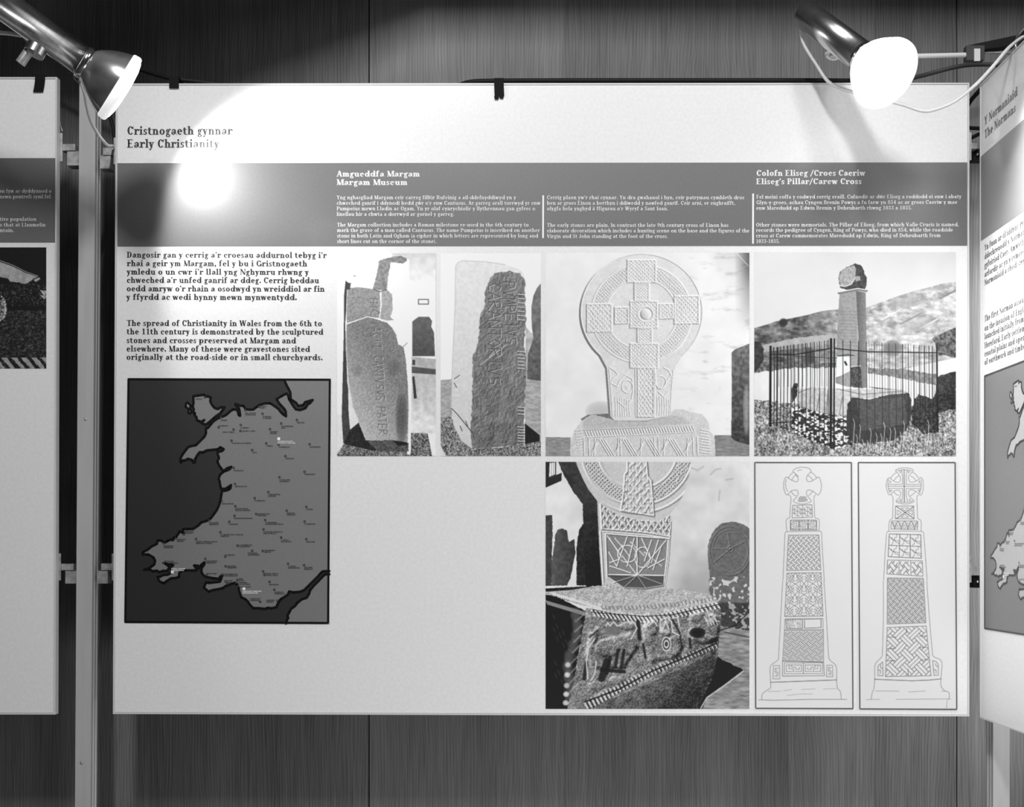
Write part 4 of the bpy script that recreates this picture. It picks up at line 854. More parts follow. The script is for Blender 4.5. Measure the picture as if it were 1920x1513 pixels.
# plinth
cv.fill([(335, 1005), (450, 990), (600, 1000), (1090, 1010), (1130, 1030), (1100, 1050), (800, 1075), (700, 1110), (690, 1190), (560, 1180), (430, 1150), (340, 1100)], 178, 22, 5, 3)
for p in ([(560, 1010), (545, 1180)], [(500, 1030), (480, 1150)], [(640, 1180), (660, 1060)], [(350, 1030), (420, 1000)], [(620, 1000), (800, 1040), (1080, 1018)]): cv.line(p, 5, 80, alpha=.8)
cv.fill([(840, 985), (1090, 1010), (900, 1000)], 60)
cv.fill([(690, 1190), (700, 1110), (730, 1060), (850, 1075), (1000, 1040), (1130, 1030), (1150, 1080), (1150, 1200), (1110, 1300), (1020, 1370), (860, 1380), (740, 1390), (670, 1290)], 46, 14, 4, 4)
cv.a = np.where(cv.mask([(760, 1080), (1100, 1060), (1120, 1250), (800, 1300)]), cv.a + 22, cv.a)
m = cv.mask([(300, 1120), (430, 1150), (560, 1185), (690, 1200), (690, 1290), (740, 1400), (600, 1430), (300, 1310)]); n4 = cv.noise(5, 3, 2)
cv.a = np.where(m, np.where(n4 > .1, 214, 42) + n2 * 22, cv.a)
m = cv.mask([(300, 1110), (340, 1050), (345, 960), (320, 960), (300, 1000)]); cv.a = np.where(m, 50 + n2 * 30, cv.a)
for i in range(26):
    x = 700 + (i * 97) % 700; y = 1400 - (i * 43) % 190; cv.line([(x, 1450), (x + 14, y + 30), (x + 4, y)], 4, 222, alpha=.7)
# pillar
cv.fill([(642, 318), (700, 312), (765, 305), (770, 640), (780, 990), (690, 985), (612, 960), (622, 640), (634, 440)], 142, 12, 3, 1)
cv.fill([(758, 305), (826, 318), (832, 640), (838, 990), (800, 998), (735, 990), (765, 850), (775, 640)], 88, 9, 3, 1, grad=(765, 600, 835, 600, 125))
cv.a = np.where(cv.mask([(640, 318), (775, 305), (790, 640), (780, 985), (612, 960)]), cv.a + 18 * np.clip((cv.X - 690) / 90, -1, 0), cv.a)
for i in range(12):
    y = 450 + i * 22
    if y < 700: cv.line([(645 + (i % 3) * 8, y), (765, y + 4)], 4, 95, alpha=.45); 
cv.line([(630, 768), (700, 760), (740, 765)], 8, 55); cv.fill([(622, 772), (712, 772), (715, 875), (640, 912), (615, 918)], 214, 6, 4)
cv.line([(680, 810), (690, 830)], 14, 25); cv.fill([(715, 850), (790, 835), (800, 990), (720, 985)], 62, 30, 3, 4); cv.line([(725, 842), (790, 838)], 6, 190)
cv.fill([(632, 215), (645, 170), (690, 140), (752, 112), (790, 122), (815, 160), (818, 185), (835, 215), (832, 262), (822, 300), (700, 300), (645, 285)], 62, 18, 3, 2)
cv.fill([(640, 200), (655, 160), (700, 138), (745, 125), (758, 150), (755, 205), (740, 240), (700, 268), (650, 270), (638, 240)], 152, 26, 2.4, 2)
cv.line([(640, 268), (680, 275), (725, 258), (752, 215), (765, 205)], 7, 205); cv.fill([(755, 205), (785, 200), (790, 230), (755, 240)], 150)
cv.line([(636, 322), (700, 310), (770, 296), (832, 306)], 17, 105); cv.line([(636, 314), (700, 302), (770, 289), (830, 299)], 6, 215)
# railings
def rail(p, w, v=22, a=1): cv.line(p, w, v, alpha=a)
r_ = random.Random(3)
for i in range(26):   # far sides, paler
    x = 850 + i * 18.5; rail([(x, 668 + (i % 2) * 10 + i * 1.2), (x + 3, 1000 + i * 8)], 3.6, 80, .75)
for i in range(12): x = 175 + i * 34; rail([(x, 705 - i * 4), (x + 2, 985)], 3.4, 60, .8)
rail([(150, 757), (330, 757), (575, 715)], 8); rail([(165, 757), (560, 782), (620, 782)], 6, 50, .8)
rail([(605, 715), (850, 738), (1335, 745)], 8); rail([(840, 742), (1090, 742)], 5, 60, .8)
rail([(140, 1245), (290, 1235)], 6)
left = [178, 200, 224, 247, 272, 297, 322, 350, 376, 405, 434, 463, 500, 535, 562]
for i, x in enumerate(left):
    t = (x - 150) / 430; b = 1250 + 165 * t; rail([(x - 2 + r_.uniform(-3, 3), 712 - 58 * t), (x + 1, 900), (x - 3, b)], 5.5)
for i in range(22): x = 158 + i * 12; rail([(x, 712 - i * 1.5), (x + 1, 755)], 3, 45, .9)
for i, x in enumerate([664, 718, 776, 832, 888, 942, 990, 1040, 1085, 1128, 1168, 1208, 1244, 1275, 1300]):
    t = (x - 600) / 730; rail([(x, 655 + 45 * t), (x + 2, 1000), (x + 4, 1420 - 180 * t)], 5.5, 26, .75 if 820 < x < 1060 else 1)
for x, w_, y0, y1 in ((152, 17, 702, 1262), (200, 10, 712, 1260), (581, 18, 650, 1410), (604, 12, 648, 1415), (1330, 13, 698, 1300)): rail([(x, y0), (x - (3 if x < 700 else -8), y1)], w_, 18)
print_sheet('photograph_print', cv, main, photo_mat, gain=.98)

# ---- photograph 5: foot of the cross and carved base, strong side light
K5 = 3.0875
cv = Canvas(1023, 866, 1405, 1329, 198, (1015, 855), K5)
cv.a += 10 * cv.noise(35) - 46 * np.clip((cv.Y - 480) / 300, 0, 1) * np.clip((cv.X - 700) / 150, 0, 1)
cv.a += 18 * np.clip((350 - cv.X) / 200, 0, 1)
for p in ([(870, 70), (905, 85), (940, 62)], [(980, 110), (1010, 80), (1040, 75)], [(1070, 140), (1110, 133)], [(1035, 200), (1028, 260)]): cv.line(p, 6, 120, alpha=.5, soft=8)
cv.fill([(20, 28), (50, 28), (46, 128), (120, 98), (118, 145), (20, 188)], 36); cv.line([(48, 40), (84, 34), (84, 110), (46, 126)], 7, 60); cv.line([(60, 34), (60, 118)], 2.5, 110); cv.line([(72, 34), (72, 112)], 2.5, 110)
for p, v in (([(24, 345), (64, 343), (66, 440), (60, 752), (24, 756)], 60), ([(78, 500), (80, 460), (95, 430), (120, 420), (150, 432), (160, 500), (192, 480), (200, 560), (172, 700), (150, 752), (62, 752), (58, 640)], 84), ([(205, 520), (220, 430), (245, 392), (262, 420), (265, 750), (205, 752)], 58)): cv.fill(p, v, 12, 5, 2, grad=(60, 500, 200, 500, v * .6))
cv.fill([(95, 28), (200, 28), (250, 150), (330, 260), (345, 500), (360, 760), (258, 756), (248, 500), (240, 280), (182, 200), (130, 110)], 52, 12, 5, 2, grad=(200, 200, 300, 720, 14))
cv.fill([(118, 70), (190, 150), (178, 196), (200, 230)], 40)
face = [(195, 28), (868, 28), (862, 90), (835, 200), (800, 275), (748, 335), (758, 380), (752, 470), (742, 610), (722, 768), (620, 778), (480, 775), (370, 742), (352, 758), (335, 500), (325, 262), (270, 190), (235, 120)]
fm = cv.fill(face, 186, 8, 2, 1, oct=2)
C0 = (560, -40)
R_ = np.hypot(cv.X - C0[0], (cv.Y - C0[1])); ang = np.arctan2(cv.Y - C0[1], cv.X - C0[0])
blk_ = [(500, 28), (612, 28), (620, 120), (640, 145), (655, 350), (462, 318), (480, 200), (485, 110), (500, 90)]
bmk = cv.mask(blk_)
rm = (R_ > 245) & (R_ < 315) & ~bmk; cv.weave(rm & fm, 24, 2.2)
for rr in (232, 326, 372): cv.H += np.where(~bmk & (R_ < 400), 2.2 * np.clip(1 - ((R_ - rr) / 9) ** 2, 0, 1), 0)
cv.H[bmk] = 1.2; cv.weave(bmk, 42, 2.6, cy=52); cv.ridge(blk_, 13, 3.0, True)
b2 = [(345, 282), (440, 340), (560, 372), (680, 382), (745, 345), (748, 462), (600, 445), (352, 425)]
cv.weave(cv.mask(b2), 34, 3.0, cy=52); cv.ridge([(345, 282), (352, 425), (600, 445), (748, 468)], 13, 3.2); cv.ridge([(362, 440), (600, 460), (745, 482)], 8, 2.6)
b3 = [(375, 452), (560, 468), (738, 482), (728, 610), (712, 752), (600, 770), (480, 765), (384, 705)]
cv.ridge(b3, 11, 3.2, True); cv.ridge([(345, 440), (362, 740)], 12, 2.6); cv.ridge([(752, 380), (738, 600), (720, 760)], 10, 2.6)
c5 = (558, 692)
for q in ((385, 465), (392, 690), (725, 490), (712, 695), (700, 745), (420, 735), (558, 470), (480, 765), (610, 768)):
    cv.ridge([c5, q], 9, 3.0)
for a, b in (((400, 480), (470, 590)), ((430, 480), (500, 560)), ((500, 470), (440, 640)), ((540, 480), (500, 640)), ((585, 480), (640, 600)), ((640, 490), (600, 610)), ((680, 490), (640, 620)), ((700, 520), (650, 660)), ((395, 560), (440, 640)), ((400, 620), (455, 600)), ((470, 520), (520, 590)), ((600, 560), (700, 640)), ((520, 500), (600, 580)), ((400, 640), (520, 680)), ((620, 650), (715, 600))): cv.ridge([a, b], 9, 2.6)
cv.ridge([(500 + 55 * math.cos(t), 570 + 50 * math.sin(t)) for t in np.linspace(0, 6.28, 14)], 9, 2.4); cv.ridge([(590 + 45 * math.cos(t), 590 + 60 * math.sin(t)) for t in np.linspace(0, 6.28, 14)], 9, 2.4)
cv.emboss(fm, 130, -.9, -.75, bmk | cv.mask(b2) | cv.mask(b3) | rm, 62); cv.H[:] = 0
cv.a = np.where(cv.mask([(384, 690), (420, 690), (558, 700), (712, 700), (712, 752), (600, 772), (480, 765), (440, 735)]), cv.a * .62, cv.a)
# right-hand disc stone
dm = cv.fill([(965, 600), (962, 560), (972, 490), (1000, 430), (1045, 392), (1120, 380), (1180, 402), (1210, 425), (1210, 1015), (1040, 985), (1010, 870), (972, 780), (975, 680)], 96, 12, 4, 3, oct=4)
R2 = np.hypot((cv.X - 1095) / 118, (cv.Y - 550) / 140)
cv.H += 2.5 * np.clip(1 - ((R2 - 1) / .06) ** 2, 0, 1) + 2.0 * np.clip(1 - ((R2 - .88) / .04) ** 2, 0, 1)
for q in ((1082, 450), (990, 538), (1000, 618), (1180, 495), (1200, 600)): cv.ridge([(1095, 540), q], 12, 2.4)
cv.ridge([(1095 + 18 * math.cos(t), 540 + 18 * math.sin(t)) for t in np.linspace(0, 6.28, 12)], 9, 3)
cv.emboss(dm, 34, -.8, -.6); cv.H[:] = 0
cv.a = np.where(dm & (cv.Y > 700) & (cv.noise(6, 6, 2) > .45), 190, cv.a); cv.a = np.where(dm & (cv.Y > 850), cv.a - 40, cv.a)
cv.fill([(1030, 985), (1210, 1015), (1210, 1465), (880, 1465), (1000, 1300)], 128, 30, 14, 3, cy=4); cv.line([(1040, 1010), (1120, 985), (1205, 905)], 6, 25); cv.line([(1060, 1020), (1205, 1050)], 5, 30)
cv.fill([(1020, 1165), (1175, 1240), (1060, 1330), (960, 1400), (935, 1465), (820, 1465), (900, 1300)], 16, 6, 4, 4); cv.line([(1172, 1245), (1060, 1330), (960, 1400), (925, 1460)], 8, 200, alpha=.8)
# base
tm = cv.fill([(20, 770), (250, 758), (345, 752), (370, 735), (480, 768), (620, 780), (722, 765), (860, 778), (960, 798), (1010, 820), (1035, 862), (840, 905), (600, 940), (350, 890), (180, 850), (20, 800)], 168, 30, 2.2, 3, oct=3)
cv.fill([(20, 768), (250, 756), (300, 756), (180, 776), (60, 785), (20, 785)], 22, 8, 3)
sm_ = cv.fill([(20, 800), (90, 815), (180, 860), (270, 905), (250, 985), (225, 1100), (190, 1300), (165, 1470), (20, 1470)], 14, 9, 3, 3)
frt = [(262, 880), (400, 905), (600, 945), (840, 905), (1035, 862), (1044, 950), (1030, 1060), (1018, 1180), (985, 1300), (900, 1470), (150, 1470), (190, 1300), (225, 1100), (245, 985)]
fm = cv.fill(frt, 104, 0, 3, 3)
gr = cv.noise(1.8, 1.8, 2)
cv.a = np.where(fm, 116 + 34 * gr + 26 * cv.noise(14), cv.a)
cv.a = np.where(fm, cv.a - 60 * np.clip((cv.X + cv.Y - 1950) / 300, 0, 1), cv.a)
for i in range(33):   # upper cable moulding
    t = i / 32; x = 300 + t * 720; y = 925 + (24 if t < .45 else 24 - (t - .45) * 180) * (t / .45 if t < .45 else 1); cv.ridge([(x - 12, y - 22), (x + 14, y + 16)], 12, 4.5)
for i in range(30):   # cable along the top edge, left
    t = i / 29; cv.ridge([(30 + t * 320, 790 + t * 75), (44 + t * 320, 808 + t * 78)], 8, 3.0) if i % 1 == 0 else None
for i in range(24):
    t = i / 23; cv.ridge([(350 + t * 600, 868 - (t - .3) ** 2 * 60), (362 + t * 600, 888 - (t - .3) ** 2 * 60)], 8, 2.5)
for i in range(37):   # lower cable moulding
    t = i / 36; x = 262 + t * 750; y = 1446 - t * 345 - 22 * math.sin(t * 3.1); cv.ridge([(x - 12, y - 20 + t * 8), (x + 14, y + 18 - t * 8)], 13 - 4 * t, 5.0 - 1.6 * t)
cv.H += cv.noise(2.6, 2.6, 3) * 1.1 + cv.noise(9, 9, 2) * 1.5; cv.emboss(cv.mask(frt) | tm, 46, -.7, -1.0); cv.H[:] = 0
for i in range(31):
    t = i / 30; x = 300 + t * 722; y = 912 + 38 * math.sin(min(t, .5) * math.pi) - (max(t - .45, 0)) * 150
    cv.line([(x - 10, y - 18), (x + 12, y + 14)], 9, 212, alpha=.9); cv.line([(x + 2, y - 18), (x + 22, y + 12)], 6, 28, alpha=.8)
for i in range(37):
    t = i / 36; x = 262 + t * 750; y = 1452 - t * 350 - 22 * math.sin(t * 3.1); k = 1 - .45 * t
    cv.line([(x - 10 * k, y - 22 * k), (x + 12 * k, y + 18 * k)], 10 * k, 205, alpha=.9); cv.line([(x + 4 * k, y - 22 * k), (x + 22 * k, y + 14 * k)], 7 * k, 24, alpha=.85)
for i in range(26):
    t = i / 25; cv.line([(60 + t * 290, 790 + t * 88), (74 + t * 290, 806 + t * 90)], 7, 215, alpha=.8); cv.line([(30 + t * 240, 840 + t * 70), (40 + t * 240, 860 + t * 72)], 7, 190, alpha=.7)
for i in range(30):
    t = i / 29; cv.line([(350 + t * 640, 872 - (t - .15) * 62 * t), (358 + t * 640, 890 - (t - .15) * 62 * t)], 5, 70, alpha=.7)
low = [(262, 1446 - 40), (640, 1285 - 52), (1012, 1100 - 20), (1012, 1084), (640, 1222), (262, 1400)]
cv.line([(250, 1425), (450, 1352), (640, 1248), (830, 1170), (1015, 1085)], 9, 18, alpha=.9)
cv.line([(290, 905), (600, 930), (760, 920), (1030, 860)], 6, 25, alpha=.7)
# huntsmen, horses and shield in relief
for pts, v in (([(270, 1080), (330, 985), (420, 1050), (520, 1030), (560, 1100), (480, 1230), (300, 1230), (260, 1160)], 150), ([(585, 1000), (610, 960), (660, 950), (680, 1010), (760, 1020), (820, 1100), (800, 1170), (640, 1190), (590, 1100)], 158), ([(860, 940), (900, 900), (960, 905), (1020, 930), (1025, 1060), (940, 1090), (870, 1060)], 158)):
    cv.dome(pts, 13, 7)
for c_, q_, h_ in (((385, 1110, 70, 50), 0, 9), ((300, 1050, 26, 34), 0, 8), ((500, 985, 40, 22), 0, 7), ((640, 1000, 34, 40), 0, 8), ((725, 1000, 30, 46), 0, 9), ((770, 1100, 34, 60), 0, 8), ((940, 1060, 70, 26), 0, 8), ((895, 935, 34, 26), 0, 8), ((985, 950, 30, 34), 0, 8), ((320, 1330, 50, 26), 0, 6), ((440, 1300, 40, 22), 0, 6)):
    cv.dome([(c_[0] + c_[2] * math.cos(t), c_[1] + c_[3] * math.sin(t)) for t in np.linspace(0, 6, 12)], h_, 5)
cv.H += cv.noise(3, 3, 3) * 1.0; cv.emboss(cv.mask(frt), 60, -.8, -1.0); cv.H[:] = 0
for p, w_ in (([(380, 1190), (350, 1290)], 40), ([(445, 1125), (430, 1220)], 18), ([(480, 1125), (465, 1225)], 18), ([(590, 1090), (605, 1170)], 14), ([(560, 960), (570, 1060)], 22), ([(262, 1200), (250, 1290)], 22), ([(760, 950), (800, 1020), (815, 1110)], 10), ([(860, 1060), (865, 1110)], 14), ([(350, 1240), (480, 1250)], 20), ([(280, 1050), (330, 1010)], 10), ([(400, 1170), (380, 1260)], 22)): cv.line(p, w_, 20, alpha=.85, soft=6)
cv.blob(415, 1005, 48, 40, 105, .9, 4); cv.line([(375, 985), (385, 965), (400, 985), (420, 960), (440, 985), (470, 975)], 7, 200); cv.blob(905, 1025, 48, 32, 14, 1, 5)
for p in ([(500, 960), (540, 965), (555, 1000), (520, 1060)], [(270, 1290), (262, 1190), (275, 1110), (310, 1060)], [(320, 1190), (310, 1260), (290, 1300)], [(590, 960), (625, 985), (650, 950), (672, 985)], [(690, 1010), (690, 950), (725, 935), (755, 960), (760, 1020), (800, 1040)], [(760, 940), (790, 935), (800, 985)], [(705, 1000), (722, 960), (738, 1000)]): cv.line(p, 8, 205, alpha=.85)
for rr, v in ((40, 190), (30, 55), (20, 200), (10, 40)): cv.line([(725 + rr * .62 * math.cos(t), 1090 + rr * math.sin(t)) for t in np.linspace(0, 6.28, 18)], 7, v)
for i in range(9): cv.line([(945 + i * 9, 930 + (i % 3) * 12), (960 + i * 9, 960 + (i % 2) * 20)], 6, 205, alpha=.8)
for i in range(9): y = 920 + i * 60; cv.blob(200 + 18 * math.sin(i) - i * 6, y, 34, 46, 120, .55); cv.line([(245 - i * 8, y), (200 - i * 6, y + 40)], 8, 175, alpha=.6, soft=5)
for i in range(26): x = 70 + (i * 53) % 150; y = 920 + (i * 89) % 480; cv.line([(x, y), (x + 10, y + 26)], 5, 75, alpha=.6)
for y, v in ((1210, 200), (1268, 215), (1330, 190), (1380, 215), (1430, 205)): cv.blob(155 - (y - 1210) * .06, y, 18, 17, v, .95, 3)
cv.a = np.where(cv.mask([(250, 1470), (640, 1310), (1015, 1140), (1010, 1210), (900, 1470)]), np.clip(cv.a * .75, 0, 255), cv.a)
print_sheet('photograph_print', cv, main, photo_mat, gain=1.08)

# ---- photograph on the left panel: dark aerial view
cv = Canvas(-180, 464, 87, 691, 14, (0, 450), 5.8175)
gn = cv.noise(2.2, 1.8, 3); cv.a += 10 * cv.noise(5)
cv.fill([(-1100, 120), (-500, 160), (-100, 215), (20, 232), (150, 280), (290, 352), (420, 398), (350, 440), (285, 485), (200, 465), (110, 460), (95, 425), (0, 410), (-500, 380), (-1100, 330)], 140, 14, 6, 4)
cv.line([(-1000, 130), (-100, 215), (10, 236), (150, 286), (290, 356), (430, 400)], 14, 10); cv.line([(-1000, 124), (-100, 209), (10, 230), (150, 280), (290, 351), (420, 396)], 5, 175)
cv.fill([(440, 550), (510, 560), (510, 650)], 160, 10, 3, 5); cv.fill([(370, 440), (430, 410), (445, 430), (390, 460)], 145, 10, 3, 3); cv.fill([(435, 600), (510, 620), (490, 650)], 165)
m = (cv.Y > 480) & (cv.Y < 720) & (cv.Y > 430 + cv.X * .12); cv.a = np.where(m & (gn > .35), 70, cv.a)
m = (cv.Y > 770) & (cv.Y < 1280); cv.a = np.where(m, 20 + 44 * np.clip(gn + .15, 0, 1) + 30 * np.clip(cv.noise(5, 3, 2), 0, 1), cv.a)
for rr, al in ((100, .9), (70, .8), (38, .6)):
    P = [(0 - 30 + rr * .95 * math.cos(t), 750 + rr * 1.45 * math.sin(t)) for t in np.linspace(0, 6.28, 30)]; d = cv.dist(P, True); cv.a = np.where((d < 13) & (gn > -.15), 165 * al + 20, cv.a)
cv.fill([(-1100, 1285), (510, 1285), (510, 1410), (-1100, 1410)], 132, 12, 4)
for i in range(16):
    x = -1000 + i * 108; cv.fill([(x, 1285), (x + 45, 1285), (x + 150, 1405), (x + 90, 1405)], 28, 22, 3, 6)
print_sheet('photograph_print', cv, leftp, photo_mat)

# ---- the two line drawings of the tall cross
def drawing(x0, y0, x1, y1, quad):
    c = Canvas(x0, y0, x1, y1, 208, (0, 0), 1.0); return c
def T(o, sc): return lambda pts: [(o[0] + x / sc, o[1] + y / sc) for x, y in pts]
INK = 52
def panel_border(cv, p, w=.9): cv.line(p, w, INK, True, alpha=.9)
def key_cell(cv, x0, y0, x1, y1, kind, flip=False):
    def q(u, v):
        u = 1 - u if flip else u; return (x0 + (x1 - x0) * u, y0 + (y1 - y0) * v)
    S_ = {'fret': [[(0, .33), (.3, .33), (.3, .5), (.5, .5), (.5, .1)], [(.3, .12), (.7, .12)], [(.5, .5), (.5, .9)], [(.3, .9), (.72, .9)], [(.5, .5), (.7, .5), (.7, .68), (1, .68)], [(.15, .15), (.15, .8)], [(.85, .2), (.85, .85)], [(0, .66), (.3, .66), (.3, .8)], [(.7, .2), (.7, .35), (1, .35)]],
          'pin': [[(0, .18), (.12, .32), (.3, .34), (.3, .46), (.5, .52), (.5, .5)], [(.5, .5), (.5, .32), (.68, .3), (.74, .12), (.72, 0)], [(.5, .5), (.62, .66), (.64, .72), (.84, .74), (.98, .86)], [(.5, .5), (.36, .66), (.36, .8), (.24, .86), (.22, 1)], [(.12, .32), (.34, .5), (.64, .56), (.86, .6), (1, .62)]],
          'tri': [[(0, 0), (1, 1)], [(.08, .3), (.08, .92), (.72, .92), (.5, .7), (.3, .7), (.3, .5), (.08, .3)], [(.28, .08), (.92, .08), (.92, .7), (.7, .5), (.7, .3), (.5, .3), (.28, .08)], [(.2, .84), (.42, .84)], [(.58, .16), (.8, .16)]],
          'x': [[(0, 0), (1, 1)], [(0, 1), (1, 0)], [(.3, .13), (.7, .13), (.5, .36), (.3, .13)], [(.3, .87), (.7, .87), (.5, .64), (.3, .87)], [(.1, .3), (.1, .7), (.32, .5), (.1, .3)], [(.9, .3), (.9, .7), (.68, .5), (.9, .3)], [(.06, .02), (.96, .92)], [(.06, .98), (.96, .08)]],
          'diag': [[(0, 0), (.45, .25), (.3, .5), (.12, .35), (.22, .3)], [(1, 0), (.7, .3), (.85, .45), (.8, .2)], [(0, 1), (.3, .7), (.1, .55)], [(.3, .7), (.5, .8), (.4, .95)], [(1, 1), (.65, .85), (.75, .6), (.95, .75)], [(.45, .25), (.65, .45), (.5, .6), (.3, .5)], [(.65, .45), (.75, .6)], [(.5, .6), (.5, .8)], [(.55, 0), (.6, .2), (.8, .2)]],
          'spiral': [[(0, 0), (0, 1), (1, 1), (1, 0), (0, 0)], [(.1, .2), (.1, .8), (.48, .8), (.48, .55), (.25, .55), (.25, .2)], [(.1, .2), (.9, .2)], [(.9, .2), (.9, .8), (.55, .8)], [(.38, .2), (.38, .4), (.6, .4), (.6, .6), (.78, .6), (.78, .4)]],
          's': [[(.05, 0), (.95, 0), (1, 1), (0, 1), (.05, 0)], [(.75, .2), (.3, .2), (.28, .5), (.72, .5), (.7, .8), (.25, .8)], [(.5, .3), (.5, .4)], [(.5, .6), (.5, .72)]]}[kind]
    for p in S_: cv.line([q(u, v) for u, v in p], .75, INK, alpha=.85)
def shaft_outline(cv, tf, segs):
    for s_ in segs: cv.line([tuple(p)[:2] for p in spline([(x, y, 0) for x, y in tf(s_)], 4)], .85, INK, alpha=.75)
def quadm(p): return p
# left drawing
cv = Canvas(1414, 866, 1600, 1330, 191)
A1 = T((1420, 870), 6.878); B1 = T((1420, 1090), 6.306)
shaft_outline(cv, A1, [[(530, 165), (470, 105), (462, 90), (500, 60), (580, 44), (660, 58), (692, 85), (690, 105), (650, 150), (636, 185), (645, 220), (672, 232), (715, 218), (790, 173), (812, 200), (828, 280), (820, 350), (790, 402), (760, 385), (715, 352), (672, 338), (640, 350), (635, 385), (655, 425), (698, 480), (670, 500), (600, 520), (520, 512), (466, 478), (500, 440), (528, 390), (520, 350), (490, 338), (440, 352), (384, 402), (355, 360), (340, 290), (350, 210), (378, 172), (440, 210), (500, 232), (525, 220), (525, 180), (500, 140), (470, 105)],
 [(400, 185), (430, 140), (468, 110)], [(446, 212), (470, 170), (502, 142)], [(692, 108), (730, 135), (768, 178)], [(655, 150), (690, 175), (716, 212)], [(400, 398), (435, 435), (428, 560), (422, 690)], [(755, 400), (732, 440), (738, 560), (745, 690), (790, 712), (802, 760), (796, 862)], [(422, 692), (378, 720), (374, 790), (384, 868)], [(716, 355), (692, 385), (665, 410)], [(440, 360), (465, 395), (500, 415)],
 [(375, 200), (365, 270), (378, 330), (395, 355)], [(520, 90), (560, 80), (575, 80)]])
cv.line(A1([(360, 1513), (350, 1100), (358, 900), (368, 876), (600, 870), (818, 868), (832, 890), (840, 1100), (862, 1513)])[1:-1], .85, INK, alpha=.75)
cv.line([A1([(332, 1500)])[0], A1([(350, 1100)])[0]], .85, INK, alpha=.75); cv.line([A1([(866, 1513)])[0], A1([(840, 1100)])[0]], .85, INK, alpha=.75)
shaft_outline(cv, B1, [[(302, 0), (280, 400), (255, 850), (245, 930), (170, 990), (152, 1040), (158, 1195), (158, 1260), (100, 1300), (62, 1335), (54, 1400)], [(790, 0), (820, 450), (842, 850), (858, 930), (925, 990), (940, 1060), (940, 1165), (948, 1260), (985, 1310), (994, 1395)]])
cv.line(B1([(158, 1196), (400, 1188), (940, 1168)]), 1.1, INK); cv.line(B1([(15, 1402), (200, 1408), (600, 1398), (1060, 1398)]), .85, INK, alpha=.8)
for p in ([(130, 1305), (280, 1300)], [(310, 1295), (410, 1282)], [(525, 1282), (690, 1272)], [(350, 1352), (480, 1336)], [(490, 1335), (660, 1332)], [(780, 1275), (940, 1270)]): cv.line(B1(p), .6, INK, alpha=.6)
def box4(tf, a): return tf(a)
p = A1([(458, 538), (705, 528), (714, 690), (450, 698)]); panel_border(cv, p)
(ax, ay) = p[0]; (bx, by) = p[2]; mx = (ax + bx) / 2
key_cell(cv, ax + .5, ay + .5, mx - .5, by - .5, 'fret'); key_cell(cv, mx + .5, ay + .5, bx - .5, by - .5, 'fret'); cv.line([(mx, ay), (mx, by)], .7, INK)
p = A1([(428, 735), (445, 725), (755, 725), (768, 735), (768, 856), (428, 856)]); panel_border(cv, p)
xs_ = [A1([(x, 0)])[0][0] for x in (430, 543, 658, 767)]; ya, yb = A1([(0, 727)])[0][1], A1([(0, 855)])[0][1]
for i in range(3): key_cell(cv, xs_[i], ya, xs_[i + 1], yb, 'tri', flip=(i == 1)); cv.line([(xs_[i], ya), (xs_[i], yb)], .7, INK)
p = A1([(404, 922), (795, 918), (820, 1370), (380, 1375)]); panel_border(cv, p); cv.weave_lines(cv.mask(A1([(410, 930), (790, 926), (812, 1362), (388, 1366)])), 9.6, INK, .9, .31, cy=10.4, alpha=.75, double=False)
cv.weave_lines(cv.mask(A1([(520, 492), (545, 420), (630, 420), (655, 480), (590, 495)])), 5, INK, .8, .3, alpha=.7, double=False)
pa = A1([(386, 1412), (822, 1405)]); pb = B1([(778, 412), (326, 418)]); panel_border(cv, pa + pb)
gx = np.linspace(0, 1, 5); gy = np.linspace(0, 1, 5)
def bil(Q, u, v): a = (Q[0][0] + (Q[1][0] - Q[0][0]) * u, Q[0][1] + (Q[1][1] - Q[0][1]) * u); b = (Q[3][0] + (Q[2][0] - Q[3][0]) * u, Q[3][1] + (Q[2][1] - Q[3][1]) * u); return (a[0] + (b[0] - a[0]) * v, a[1] + (b[1] - a[1]) * v)
for i in range(4):
    for j in range(4):
        a = bil(pa + pb, gx[i], gy[j]); b = bil(pa + pb, gx[i + 1], gy[j + 1]); key_cell(cv, a[0], a[1], b[0], b[1], 'diag', flip=(i + j) % 2 == 1)
for p in ([(340, 450), (535, 448), (535, 562), (345, 560)], [(558, 448), (755, 445), (755, 550), (560, 558)]): panel_border(cv, B1(p), 1.1)
panel_border(cv, B1([(328, 450), (778, 442), (778, 575), (322, 578)]), .7)
q = []
for t, y in (('MARGIT', 480), ('EUT RE', 515), ('CETT FX', 550)):
    x_, y_ = B1([(355, y)])[0]; step = 27.5 / len(t)
    for ch in t:
        for s_ in CAPS.get(ch, CAPS['C']): 
            if len(s_) > 1: cv.line([(x_ + u * 3, y_ - 4.2 + v * 4) for u, v in s_], .6, INK, alpha=.7)
        x_ += step
p = B1([(325, 580), (782, 578), (785, 955), (302, 942)]); panel_border(cv, p); cv.weave_lines(cv.mask(B1([(332, 592), (774, 590), (776, 945), (312, 934)])), 14.6, INK, 1.0, .30, cy=12.4, alpha=.8)
p = B1([(300, 945), (785, 958), (794, 1118), (300, 1122)]); panel_border(cv, p)
a, b = B1([(322, 965)])[0], B1([(772, 1095)])[0]; mx = (a[0] + b[0]) / 2
key_cell(cv, a[0], a[1], mx, b[1], 'spiral'); key_cell(cv, mx, a[1], b[0], b[1], 'spiral', True)
for p in ((188, 998, 268, 1155), (820, 995, 895, 1130)):
    a, b = B1([p[:2]])[0], B1([p[2:]])[0]; key_cell(cv, a[0], a[1], b[0], b[1], 's')
Q1 = [(1415, 867.3), (1596, 867.3), (1599, 1328.5), (1416.8, 1327.8)]
d1 = print_sheet('drawing_print', cv, main, draw_mat)
